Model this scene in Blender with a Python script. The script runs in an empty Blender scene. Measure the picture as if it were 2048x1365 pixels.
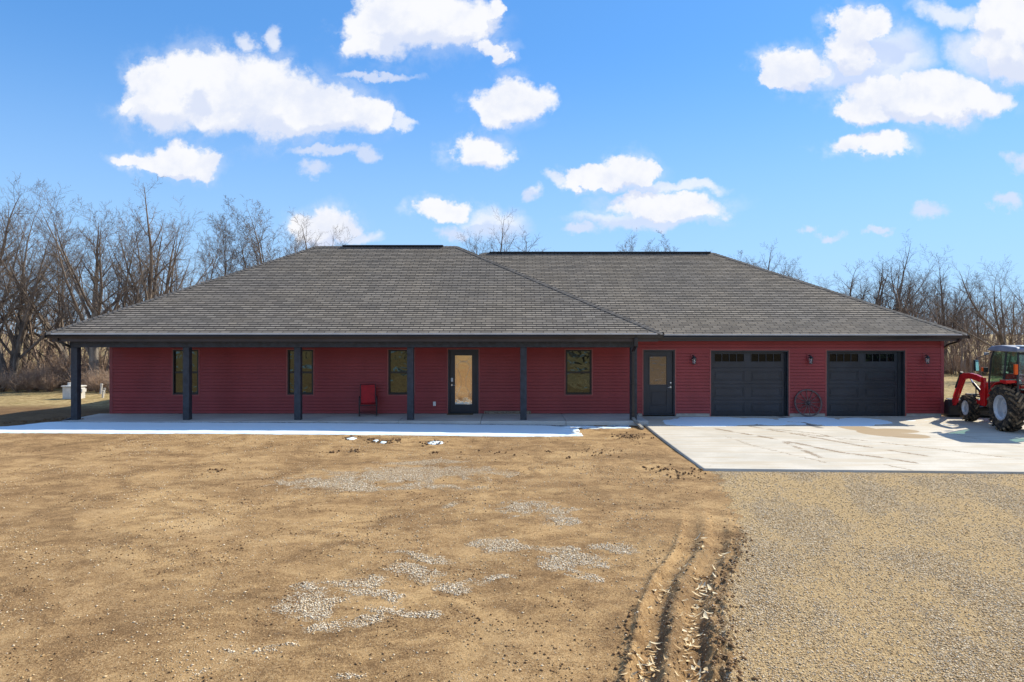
import bpy, math, random
import numpy as np
from mathutils import Vector, Matrix
R = math.radians
SC = bpy.context.scene
COL = SC.collection
# ------------------------------------------------------------------ camera
CZ = 2.62                      # eye height above the porch slab (z = 0)
F = 1365.0                     # focal length in photo pixels
HY = 668.0                     # horizon row
cam = bpy.data.cameras.new('camera'); camo = bpy.data.objects.new('camera', cam); COL.objects.link(camo)
camo.location = (0, 0, CZ); camo.rotation_euler = (R(90), 0, 0)
cam.sensor_width = 36; cam.lens = 36 * F / 2048; cam.shift_y = -(682.5 - HY) / 2048
cam.clip_start = .1; cam.clip_end = 9000
SC.camera = camo
SC.view_settings.view_transform = 'Standard'; SC.view_settings.look = 'None'
SC.view_settings.exposure = 0.6; SC.view_settings.gamma = 1
# ------------------------------------------------------------------ sun + sky
SUN = Vector((2.8, 1.7, 2.65)).normalized()
EL = math.asin(SUN.z); AZ = math.atan2(SUN.x, SUN.y)
sl = bpy.data.lights.new('sun', 'SUN'); sl.energy = 4.6; sl.angle = R(.5); sl.color = (1, .925, .765)
so = bpy.data.objects.new('sun', sl); COL.objects.link(so)
so.rotation_euler = (-SUN).to_track_quat('-Z', 'Y').to_euler(); so.location = (30, 20, 40)

W = bpy.data.worlds.new('World'); SC.world = W; W.use_nodes = True
def build_world():
    nt = W.node_tree; N = nt.nodes; Lk = nt.links; N.clear()
    def nd(t, **k):
        n = N.new(t)
        for a, b in k.items(): setattr(n, a, b)
        return n
    def mth(op, a, b=None, c=None, clamp=False):
        n = nd('ShaderNodeMath', operation=op, use_clamp=clamp)
        for i, v in enumerate((a, b, c)):
            if v is None: continue
            if isinstance(v, (int, float)): n.inputs[i].default_value = v
            else: Lk.new(v, n.inputs[i])
        return n.outputs[0]
    def vm(op, a, b=None, c=None):
        n = nd('ShaderNodeVectorMath', operation=op)
        for i, v in enumerate((a, b, c)):
            if v is None: continue
            if isinstance(v, (tuple, list)): n.inputs[i].default_value = v
            else: Lk.new(v, n.inputs[i])
        return n.outputs['Value'] if op == 'LENGTH' else n.outputs[0]
    def mr(v, a, b, c=0, d=1, smooth=True):
        n = nd('ShaderNodeMapRange'); n.interpolation_type = 'SMOOTHSTEP' if smooth else 'LINEAR'
        Lk.new(v, n.inputs[0])
        for i, x in zip((1, 2, 3, 4), (a, b, c, d)): n.inputs[i].default_value = x
        return n.outputs[0]
    tc = nd('ShaderNodeTexCoord'); sep = nd('ShaderNodeSeparateXYZ'); Lk.new(tc.outputs['Generated'], sep.inputs[0])
    X, Y, Z = sep.outputs
    ys = mth('MAXIMUM', Y, .05)
    u = mth('DIVIDE', X, ys); v = mth('DIVIDE', Z, ys)
    cmb = nd('ShaderNodeCombineXYZ'); Lk.new(u, cmb.inputs[0]); Lk.new(v, cmb.inputs[1])
    P = cmb.outputs[0]
    def noise(scale, detail, off, rough=.55):
        n = nd('ShaderNodeTexNoise'); n.inputs['Scale'].default_value = scale; n.inputs['Detail'].default_value = detail
        n.inputs['Roughness'].default_value = rough
        Lk.new(vm('ADD', P, (off, off * .7, off * .3)), n.inputs['Vector']); return n
    n1 = noise(16, 6, 3.1, .6); n2 = noise(45, 4, 8.3, .6)
    w1 = vm('MULTIPLY', vm('SUBTRACT', n1.outputs['Color'], (.5, .5, .5)), (.10, .07, 0))
    w2 = vm('MULTIPLY', vm('SUBTRACT', n2.outputs['Color'], (.5, .5, .5)), (.018, .014, 0))
    Q = vm('ADD', vm('ADD', P, w1), w2)
    def blobs(lst, dv=0.):
        out = None
        for cx, cy, rx, ry in lst:
            s = (F / rx, F / ry, 1.0)
            c = ((cx - 1024) / F, (HY - cy) / F - dv)
            d = vm('LENGTH', vm('MULTIPLY_ADD', Q, s, (-c[0] * s[0], -c[1] * s[1], 0)))
            out = d if out is None else mth('SMOOTH_MIN', out, d, .12)
        return mth('SUBTRACT', 1.0, out)
    main = [(330,195,82,72),(400,158,80,62),(470,190,110,80),(560,208,100,72),(640,225,110,52),(722,228,62,34),(285,215,40,16),(600,243,110,34),(450,228,90,34),
            (770,45,85,72),(860,40,115,66),(930,50,65,50),(735,85,55,38),(982,20,20,26),(995,92,38,16),(1015,112,24,16),
            (1022,202,72,42),(990,215,50,30),(965,300,56,36),
            (360,316,58,36),(405,335,42,24),(285,325,50,17),(345,342,70,14),
            (1590,138,62,42),(1545,155,34,16),(1720,55,58,40),(1705,100,52,55),(1850,200,150,46),(1800,180,110,40),(1725,222,50,34),(1950,200,72,34),
            (2020,90,75,72),(2000,30,60,42),(2060,60,70,70),
            (1745,293,82,24),(1255,343,62,34),(1170,345,45,20),(1300,345,24,30),(1200,360,90,16),
            (1340,414,114,27),(1290,402,60,22),(880,420,52,22),(650,455,66,42)]
    soft = [(1790,110,85,55),(1740,138,110,40),(1690,150,120,34),(1900,22,70,24),(1960,110,70,60),(560,85,26,26),(490,88,30,20),
            (735,308,26,16),(612,335,34,15),(2035,325,34,20),(2025,405,28,16),(1060,388,22,16),(1400,372,60,12),(1860,422,44,13),
            (1610,455,24,11),(1665,466,30,10),(1755,462,22,10),(1170,462,38,11),(985,450,75,38),(905,465,40,18),(720,470,45,16),
            (760,158,80,8),(1330,375,120,12),(1110,350,40,14),(1290,440,150,18),(800,240,40,10),(660,305,90,10)]
    b0 = blobs(main); bup = blobs(main, .030)
    fm = mth('ADD', b0, mth('MULTIPLY', mth('SUBTRACT', n2.outputs['Fac'], .5), .30))
    fs = mth('ADD', blobs(soft), mth('MULTIPLY', mth('SUBTRACT', n1.outputs['Fac'], .5), .5))
    n6 = noise(70, 4, 2.2, .65)
    fm = mth('ADD', fm, mth('MULTIPLY', mth('SUBTRACT', n6.outputs['Fac'], .5), .35))
    am = mr(fm, -.20, .22); as_ = mr(fs, -.30, .62, 0, .78)
    am = mth('MAXIMUM', am, mth('MULTIPLY', mth('MULTIPLY', mr(fm, -.70, .15), mr(n1.outputs['Fac'], .42, .62)), .34))
    alpha = mth('MAXIMUM', am, as_)
    front = mr(Y, .08, .2)
    alpha = mth('MULTIPLY', alpha, front)
    # cloud cover for the unseen sky behind, thickened to brighten the shaded walls
    n3 = nd('ShaderNodeTexNoise'); n3.inputs['Scale'].default_value = 3.2; n3.inputs['Detail'].default_value = 7
    Lk.new(tc.outputs['Generated'], n3.inputs['Vector'])
    back = mth('MULTIPLY', mr(n3.outputs['Fac'], .49, .61), mr(Y, .2, .08))
    alpha = mth('MAXIMUM', alpha, mth('MULTIPLY', back, .9))
    # thin veil
    sky = nd('ShaderNodeTexSky'); sky.sky_type = 'NISHITA'; sky.sun_disc = False
    sky.sun_elevation = EL; sky.sun_rotation = AZ; sky.altitude = 200; sky.air_density = 1.0; sky.dust_density = .1; sky.ozone_density = 2.2
    hs = nd('ShaderNodeHueSaturation'); hs.inputs['Saturation'].default_value = 1.28; hs.inputs['Value'].default_value = 1.0
    Lk.new(sky.outputs[0], hs.inputs['Color'])
    tint = nd('ShaderNodeMix', data_type='RGBA', blend_type='MULTIPLY'); tint.inputs[0].default_value = 1
    Lk.new(hs.outputs[0], tint.inputs[6]); tint.inputs[7].default_value = (.92, 1.02, 1.22, 1)
    gm = nd('ShaderNodeGamma'); gm.inputs[1].default_value = .6; Lk.new(tint.outputs[2], gm.inputs[0])
    t2 = nd('ShaderNodeMix', data_type='RGBA', blend_type='MULTIPLY'); t2.inputs[0].default_value = 1; Lk.new(gm.outputs[0], t2.inputs[6]); t2.inputs[7].default_value = (1.02, 1.60, 2.14, 1)
    n4 = noise(9, 6, 1.7, .6); n5 = noise(26, 5, 5.2, .6)
    shade = mth('ADD', mth('MULTIPLY', n4.outputs['Fac'], .6), mth('MULTIPLY', n5.outputs['Fac'], .4))
    under = mr(mth('SUBTRACT', bup, b0), .42, -.05)
    sh = mth('MULTIPLY', mr(shade, .36, .56, .45, 1), mth('ADD', mth('MULTIPLY', under, .8), .2))
    cc = nd('ShaderNodeMix', data_type='RGBA'); Lk.new(sh, cc.inputs[0])
    cc.inputs[6].default_value = (4.5, 5.0, 6.3, 1); cc.inputs[7].default_value = (6.35, 6.42, 6.65, 1)
    hz = nd('ShaderNodeMix', data_type='RGBA'); Lk.new(mr(Z, .40, .0, .05, .78), hz.inputs[0]); Lk.new(t2.outputs[2], hz.inputs[6]); hz.inputs[7].default_value = (3.1, 4.75, 6.9, 1)
    mx = nd('ShaderNodeMix', data_type='RGBA'); Lk.new(alpha, mx.inputs[0]); Lk.new(hz.outputs[2], mx.inputs[6]); Lk.new(cc.outputs[2], mx.inputs[7])
    bg = nd('ShaderNodeBackground'); bg.inputs['Strength'].default_value = .1; Lk.new(mx.outputs[2], bg.inputs[0])
    out = nd('ShaderNodeOutputWorld'); Lk.new(bg.outputs[0], out.inputs[0])
build_world()
W.cycles.sampling_method = 'MANUAL'; W.cycles.sample_map_resolution = 512
SC.cycles.max_bounces = 8
# ------------------------------------------------------------------ helpers
def tag(o, label=None, cat=None, group=None, kind=None):
    if label: o['label'] = label
    if cat: o['category'] = cat
    if group: o['group'] = group
    if kind: o['kind'] = kind
    return o
def empty(name, loc=(0, 0, 0), rz=0, label=None, cat=None, group=None):
    o = bpy.data.objects.new(name, None); COL.objects.link(o); o.location = loc; o.rotation_euler = (0, 0, rz); o.empty_display_size = .2
    return tag(o, label, cat, group)
def gpt(px, py, z=-.1):        # a point on level ground
    D = F * (CZ - z) / (py - HY); return ((px - 1024) / F * D, D)
def wx(px, D=22.4): return (px - 1024) / F * D
def wz(py, D=22.4): return CZ - (py - HY) / F * D

class MB:
    def __init__(s): s.v = []; s.f = []; s.uv = None
    def add(s, vs, fs):
        b = len(s.v); s.v += [tuple(p) for p in vs]; s.f += [tuple(i + b for i in f) for f in fs]; return s
    def box(s, x0, x1, y0, y1, z0, z1):
        return s.add([(x0,y0,z0),(x1,y0,z0),(x1,y1,z0),(x0,y1,z0),(x0,y0,z1),(x1,y0,z1),(x1,y1,z1),(x0,y1,z1)],
                     [(0,3,2,1),(4,5,6,7),(0,1,5,4),(1,2,6,5),(2,3,7,6),(3,0,4,7)])
    def obox(s, c, size, M):
        a, b, d = (q / 2 for q in size); vs = []
        for p in [(-a,-b,-d),(a,-b,-d),(a,b,-d),(-a,b,-d),(-a,-b,d),(a,-b,d),(a,b,d),(-a,b,d)]:
            vs.append(Vector(c) + M @ Vector(p))
        return s.add(vs, [(0,3,2,1),(4,5,6,7),(0,1,5,4),(1,2,6,5),(2,3,7,6),(3,0,4,7)])
    def bar(s, p, q, w, h, up=(0, 0, 1)):
        p = Vector(p); q = Vector(q); d = (q - p); L = d.length; d.normalize(); u = Vector(up)
        x = d.cross(u)
        if x.length < 1e-4: x = d.cross(Vector((1, 0, 0)))
        x.normalize(); z = x.cross(d)
        M = Matrix((x, d, z)).transposed()
        return s.obox((p + q) / 2, (w, L, h), M)
    def tube(s, pts, r, n=8, cap=True):
        pts = [Vector(p) for p in pts]; rs = r if isinstance(r, (list, tuple)) else [r] * len(pts)
        b = len(s.v); up = Vector((0, 0, 1)); prev = None
        for i, p in enumerate(pts):
            t = (pts[min(i + 1, len(pts) - 1)] - pts[max(i - 1, 0)]).normalized()
            a = prev if prev is not None else (up if abs(t.z) < .9 else Vector((1, 0, 0)))
            x = (a - t * a.dot(t)).normalized(); y = t.cross(x); prev = x
            for k in range(n):
                an = 2 * math.pi * k / n; s.v.append(tuple(p + (x * math.cos(an) + y * math.sin(an)) * rs[i]))
        for i in range(len(pts) - 1):
            for k in range(n):
                k2 = (k + 1) % n; s.f.append((b + i*n + k, b + i*n + k2, b + (i+1)*n + k2, b + (i+1)*n + k))
        if cap:
            s.f.append(tuple(b + k for k in range(n))[::-1]); s.f.append(tuple(b + (len(pts)-1)*n + k for k in range(n)))
        return s
    def lathe(s, prof, c, axis='z', n=32, closed=False):   # prof: (radius, offset)
        b = len(s.v); c = Vector(c)
        for k in range(n):
            an = 2 * math.pi * k / n; ca, sa = math.cos(an), math.sin(an)
            for r, h in prof:
                if axis == 'z': p = (r*ca, r*sa, h)
                elif axis == 'x': p = (h, r*ca, r*sa)
                else: p = (r*ca, h, r*sa)
                s.v.append(tuple(c + Vector(p)))
        m = len(prof); last = m if closed else m - 1
        for k in range(n):
            k2 = (k + 1) % n
            for i in range(last):
                j = (i + 1) % m; s.f.append((b + k*m + i, b + k2*m + i, b + k2*m + j, b + k*m + j))
        return s
    def prism(s, outline, x0, x1, axis='x'):               # outline of (y, z) pushed along x
        b = len(s.v); n = len(outline)
        for x in (x0, x1):
            for a, c in outline: s.v.append((x, a, c) if axis == 'x' else (a, x, c))
        s.f.append(tuple(b + i for i in range(n))); s.f.append(tuple(b + n + i for i in range(n))[::-1])
        for i in range(n):
            j = (i + 1) % n; s.f.append((b + i, b + n + i, b + n + j, b + j))
        return s
    def build(s, name, mat, parent=None, bevel=0, smooth=False, loc=None, rot=None):
        me = bpy.data.meshes.new(name); me.from_pydata(s.v, [], s.f); me.update()
        import bmesh
        bm = bmesh.new(); bm.from_mesh(me); bmesh.ops.recalc_face_normals(bm, faces=bm.faces); bm.to_mesh(me); bm.free()
        if s.uv is not None:
            uvl = me.uv_layers.new(name='UVMap')
            arr = np.array(s.uv, dtype=np.float32); li = np.zeros(len(me.loops), dtype=np.int32)
            me.loops.foreach_get('vertex_index', li); uvl.data.foreach_set('uv', arr[li].ravel())
        me.materials.append(mat)
        o = bpy.data.objects.new(name, me); COL.objects.link(o)
        if smooth:
            me.shade_smooth()
            try: me.set_sharp_from_angle(angle=R(38))
            except Exception: pass
        if bevel:
            m = o.modifiers.new('bevel', 'BEVEL'); m.width = bevel; m.segments = 2; m.limit_method = 'ANGLE'
        if parent: o.parent = parent
        if loc: o.location = loc
        if rot: o.rotation_euler = rot
        return o
def np_mesh(name, V, Fc, mat, parent=None, attr=None, fattr=None):
    V = np.asarray(V, np.float32); Fc = np.asarray(Fc, np.int32); k = Fc.shape[1]
    me = bpy.data.meshes.new(name)
    me.vertices.add(len(V)); me.vertices.foreach_set('co', V.ravel())
    me.loops.add(Fc.size); me.loops.foreach_set('vertex_index', Fc.ravel())
    me.polygons.add(len(Fc)); me.polygons.foreach_set('loop_start', np.arange(0, Fc.size, k, dtype=np.int32))
    me.polygons.foreach_set('loop_total', np.full(len(Fc), k, np.int32)); me.update(calc_edges=True)
    if attr is not None:
        for nm, a in attr.items():
            a = np.asarray(a, np.float32)
            if a.ndim == 1: t = me.attributes.new(nm, 'FLOAT', 'POINT'); t.data.foreach_set('value', a)
            else: t = me.attributes.new(nm, 'FLOAT_COLOR', 'POINT'); t.data.foreach_set('color', a.ravel())
    me.materials.append(mat)
    if name is None: return me
    o = bpy.data.objects.new(name, me); COL.objects.link(o)
    if parent: o.parent = parent
    return o
def vn(x, y, seed=0):
    xi = np.floor(x).astype(np.int64); yi = np.floor(y).astype(np.int64); fx = x - xi; fy = y - yi
    fx = fx*fx*(3-2*fx); fy = fy*fy*(3-2*fy)
    def h(a, b):
        q = (a * 374761393 + b * 668265263 + seed * 974711 + 12345) & 0xffffffff
        q = ((q ^ (q >> 13)) * 1274126177) & 0xffffffff
        return ((q ^ (q >> 16)) & 0xffffff) / float(0xffffff)
    return (h(xi,yi)*(1-fx)+h(xi+1,yi)*fx)*(1-fy) + (h(xi,yi+1)*(1-fx)+h(xi+1,yi+1)*fx)*fy
def fbm(x, y, sc, oct=4, seed=0, g=.5):
    t = 0; a = 1; s = 0
    for i in range(oct):
        t = t + a * vn(x*sc, y*sc, seed + i*17); s += a; a *= g; sc *= 2.03
    return t / s
def sst(a, b, x):
    t = np.clip((x - a) / (b - a), 0, 1); return t*t*(3-2*t)

# ------------------------------------------------------------------ materials
class NT:
    def __init__(s, name):
        s.m = bpy.data.materials.new(name); s.m.use_nodes = True; s.t = s.m.node_tree; s.N = s.t.nodes; s.L = s.t.links
        s.N.clear(); s.out = s.N.new('ShaderNodeOutputMaterial'); s.b = s.N.new('ShaderNodeBsdfPrincipled'); s.L.new(s.b.outputs[0], s.out.inputs[0])
        s.tc = s.N.new('ShaderNodeTexCoord')
    def put(s, sock, v):
        if v is None: return
        if hasattr(v, 'links') or isinstance(v, bpy.types.NodeSocket): s.L.new(v, sock)
        elif isinstance(v, (tuple, list)) and len(v) == 3 and sock.type == 'RGBA': sock.default_value = (*v, 1)
        else: sock.default_value = v
    def noise(s, scale, detail=4, rough=.55, vec=None, col=False, dist=0):
        n = s.N.new('ShaderNodeTexNoise'); n.inputs['Scale'].default_value = scale; n.inputs['Detail'].default_value = detail; n.inputs['Roughness'].default_value = rough
        n.inputs['Distortion'].default_value = dist
        s.L.new(vec or s.tc.outputs['Object'], n.inputs['Vector']); return n.outputs['Color' if col else 'Fac']
    def vor(s, scale, vec=None, feat='F1'):
        n = s.N.new('ShaderNodeTexVoronoi'); n.feature = feat; n.inputs['Scale'].default_value = scale
        s.L.new(vec or s.tc.outputs['Object'], n.inputs['Vector']); return n
    def math(s, op, a, b=None, c=None):
        n = s.N.new('ShaderNodeMath'); n.operation = op
        for i, v in enumerate((a, b, c)): s.put(n.inputs[i], v)
        return n.outputs[0]
    def mr(s, v, a, b, c=0., d=1., sm=True):
        n = s.N.new('ShaderNodeMapRange'); n.interpolation_type = 'SMOOTHSTEP' if sm else 'LINEAR'; s.put(n.inputs[0], v)
        for i, x in zip((1, 2, 3, 4), (a, b, c, d)): n.inputs[i].default_value = x
        return n.outputs[0]
    def mix(s, f, a, b, mode='MIX'):
        n = s.N.new('ShaderNodeMix'); n.data_type = 'RGBA'; n.blend_type = mode; s.put(n.inputs[0], f); s.put(n.inputs[6], a); s.put(n.inputs[7], b); return n.outputs[2]
    def ramp(s, v, pts, const=False):
        n = s.N.new('ShaderNodeValToRGB'); s.put(n.inputs[0], v); cr = n.color_ramp
        if const: cr.interpolation = 'CONSTANT'
        while len(cr.elements) < len(pts): cr.elements.new(.5)
        for e, (p, c) in zip(cr.elements, pts): e.position = p; e.color = (*c, 1)
        return n.outputs[0]
    def bump(s, h, strength=.5, dist=.02):
        n = s.N.new('ShaderNodeBump'); n.inputs['Strength'].default_value = strength; n.inputs['Distance'].default_value = dist; s.put(n.inputs['Height'], h)
        s.L.new(n.outputs[0], s.b.inputs['Normal'])
    def vscale(s, v, k):
        n = s.N.new('ShaderNodeVectorMath'); n.operation = 'MULTIPLY'; s.L.new(v, n.inputs[0]); n.inputs[1].default_value = k; return n.outputs[0]
    def attr(s, nm):
        n = s.N.new('ShaderNodeAttribute'); n.attribute_name = nm; return n
    def sep(s, c):
        n = s.N.new('ShaderNodeSeparateColor'); s.L.new(c, n.inputs[0]); return n.outputs
    def fin(s, col=None, rough=.6, metal=None, spec=None):
        s.put(s.b.inputs['Base Color'], col); s.put(s.b.inputs['Roughness'], rough)
        if metal is not None: s.b.inputs['Metallic'].default_value = metal
        if spec is not None: s.b.inputs['Specular IOR Level'].default_value = spec
        return s.m
def pm(name, c, rough=.6, var=.15, sc=3., bump=0, bsc=60., metal=None, spec=None):
    t = NT(name); n = t.noise(sc, 5)
    lo = tuple(x * (1 - var) for x in c); hi = tuple(min(1, x * (1 + var)) for x in c)
    col = t.mix(t.mr(n, .3, .7), lo, hi)
    if bump: t.bump(t.noise(bsc, 3), bump, .01)
    return t.fin(col, rough, metal, spec)
M = {}
def siding_mat():
    t = NT('red_siding'); n = t.noise(1, 4, vec=t.vscale(t.tc.outputs['Object'], (1.5, 1.5, .6)))
    g = t.noise(1, 3, vec=t.vscale(t.tc.outputs['Object'], (3, 3, 90)))
    c = t.mix(t.mr(n, .3, .7), (.275, .036, .038), (.335, .046, .048))
    c = t.mix(t.math('MULTIPLY', g, .25), c, (.21, .027, .03))
    t.bump(g, .12, .004); return t.fin(c, .46, spec=.4)
M['siding'] = siding_mat()
M['trimred'] = pm('red_trim', (.34, .085, .075), .45, .1)
M['cornerred'] = pm('red_corner', (.27, .05, .055), .45, .1)
M['black'] = pm('charcoal_paint', (.022, .028, .036), .42, .25, 2)
M['gutter'] = pm('dark_gutter', (.018, .017, .019), .32, .2, 2)
M['fascia'] = pm('fascia_brown', (.045, .036, .034), .5, .2, 2)
M['lip_highlight'] = pm('gutter_highlight', (.62, .62, .62), .35, .08, 4, metal=.3)  # light grey that stands for the sunlit gutter lip
M['doorblack'] = pm('door_charcoal', (.020, .026, .036), .38, .2, 1.5, bump=.06, bsc=140)
M['wood_post'] = pm('stained_post', (.030, .036, .046), .6, .3, 8, bump=.25, bsc=40)
M['winblack'] = pm('black_window_vinyl', (.007, .007, .008), .35, .1)
M['vent'] = pm('ridge_vent', (.012, .012, .014), .6)
M['found'] = pm('foundation_concrete', (.42, .40, .35), .85, .15, 6, bump=.2)
M['metal'] = pm('satin_nickel', (.6, .58, .55), .28, .05, metal=.9)
M['white'] = pm('white_plastic', (.74, .74, .72), .45, .06, 6)
M['interior'] = pm('dark_interior', (.012, .013, .014), .7)
def glass_mat(name, tint, fac, base, bscale=1.6, bst=.05, rough=.02):
    t = NT(name); g = t.N.new('ShaderNodeBsdfGlossy'); g.inputs['Color'].default_value = (*tint, 1); g.inputs['Roughness'].default_value = rough
    d = t.N.new('ShaderNodeBsdfDiffuse'); d.inputs['Color'].default_value = (*base, 1)
    m = t.N.new('ShaderNodeMixShader'); m.inputs[0].default_value = fac
    b = t.N.new('ShaderNodeBump'); b.inputs['Strength'].default_value = 1; b.inputs['Distance'].default_value = bst
    t.L.new(t.noise(bscale, 2, vec=t.vscale(t.tc.outputs['Object'], (1, 1, 1.3)), dist=1.2), b.inputs['Height']); t.L.new(b.outputs[0], g.inputs['Normal'])
    t.L.new(d.outputs[0], m.inputs[1]); t.L.new(g.outputs[0], m.inputs[2]); t.L.new(m.outputs[0], t.out.inputs[0]); return t.m
M['glass'] = glass_mat('window_glass', (.74, .88, .76), .105, (.006, .008, .006), 1.1, .022)
M['garageglass'] = glass_mat('garage_door_glass', (.9, .9, .85), .018, (.004, .005, .006), 1.2, .01)
M['leaded'] = glass_mat('leaded_door_glass', (1, .84, .64), .62, (.05, .035, .02), 3, .0025, .05)
M['doorglass'] = glass_mat('half_door_glass', (.9, .82, .8), .19, (.012, .01, .01), 6, .003, .03)
def shingle_mat():
    t = NT('asphalt_shingles'); uv = t.tc.outputs['UV']
    def brick(w, h, mort, c1, c2, cm, off=.5, sq=1., bias=0):
        n = t.N.new('ShaderNodeTexBrick'); n.offset = off; n.squash = sq
        n.inputs['Scale'].default_value = 1; n.inputs['Brick Width'].default_value = w; n.inputs['Row Height'].default_value = h
        n.inputs['Mortar Size'].default_value = mort; n.inputs['Mortar Smooth'].default_value = .1; n.inputs['Bias'].default_value = bias
        n.inputs['Color1'].default_value = (*c1, 1); n.inputs['Color2'].default_value = (*c2, 1); n.inputs['Mortar'].default_value = (*cm, 1)
        t.L.new(uv, n.inputs['Vector']); return n
    b = brick(.31, .143, .012, (.275, .246, .210), (.160, .143, .122), (.034, .031, .028), .37)
    b2 = brick(.83, .143, .0, (1.05, 1.04, 1.02), (.84, .84, .85), (.8, .8, .8), .29)
    c = t.mix(1, b.outputs[0], b2.outputs[0], 'MULTIPLY')
    big = t.noise(.35, 3, vec=uv); c = t.mix(t.mr(big, .35, .65), c, t.mix(1, c, (1.16, 1.12, 1.05), 'MULTIPLY'))
    g = t.noise(140, 2, vec=uv); c = t.mix(t.math('MULTIPLY', t.mr(g, .3, .7), .35), c, (.26, .24, .22))
    t.bump(t.math('ADD', t.math('MULTIPLY', b.outputs[1], -1), t.math('MULTIPLY', g, .3)), .6, .006)
    return t.fin(c, .95, spec=.15)
M['shingle'] = shingle_mat()
def concrete_mat(name, a, b, drive=False):
    t = NT(name); n = t.noise(.9, 6, .6); f = t.noise(30, 4, .7)
    c = t.mix(t.mr(n, .35, .65), a, b); c = t.mix(t.math('MULTIPLY', t.mr(f, .35, .7), .25), c, tuple(x * .7 for x in a))
    if drive:
        st = t.noise(1, 5, .6, vec=t.vscale(t.tc.outputs['Object'], (.5, 5, 1))); c = t.mix(t.mr(st, .44, .64, 0, .55), c, (.47, .38, .26))
        at = t.attr('stain'); s = t.sep(at.outputs['Color'])
        nz = t.noise(38, 4, .7)
        wet = t.mr(t.math('ADD', s[0], t.math('MULTIPLY', t.math('SUBTRACT', nz, .5), .35)), .40, .58, 0, .85)
        c = t.mix(wet, c, (.31, .21, .105))
        tr = t.math('MULTIPLY', t.mr(t.math('ADD', t.math('MULTIPLY', s[1], .42), t.math('MULTIPLY', t.noise(15, 5, .8, dist=.6), 1.15)), .80, .92, 0, .8), t.mr(t.noise(2.2, 3), .36, .50))
        c = t.mix(tr, c, (.20, .135, .075))
        c = t.mix(t.mr(s[2], .3, .8, 0, .75), c, (.13, .12, .11))
    if drive:
        sy = t.N.new('ShaderNodeSeparateXYZ'); t.L.new(t.tc.outputs['Object'], sy.inputs[0])
        jl = t.math('LESS_THAN', t.math('ABSOLUTE', t.math('SUBTRACT', sy.outputs[1], 18.0)), .011); c = t.mix(t.math('MULTIPLY', jl, .7), c, (.16, .135, .10))
    t.bump(f, .25, .004); return t.fin(c, .82, spec=.25)
M['drive'] = concrete_mat('driveway_concrete', (.50, .46, .385), (.60, .555, .475), True)
M['slab'] = concrete_mat('porch_concrete', (.48, .475, .44), (.58, .57, .53))
def snow_mat():
    t = NT('snow'); n = t.noise(12, 5, .6); c = t.mix(n, (.70, .86, .96), (.78, .91, .97))
    at = t.attr('dirt'); sp = t.mr(t.math('ADD', at.outputs['Fac'], t.math('MULTIPLY', t.math('SUBTRACT', t.noise(34, 4, .7), .5), 1.3)), .72, .82)
    c = t.mix(sp, c, (.05, .038, .028)); t.bump(n, .3, .02); return t.fin(c, .6, spec=.3)
M['snow'] = snow_mat()
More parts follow.
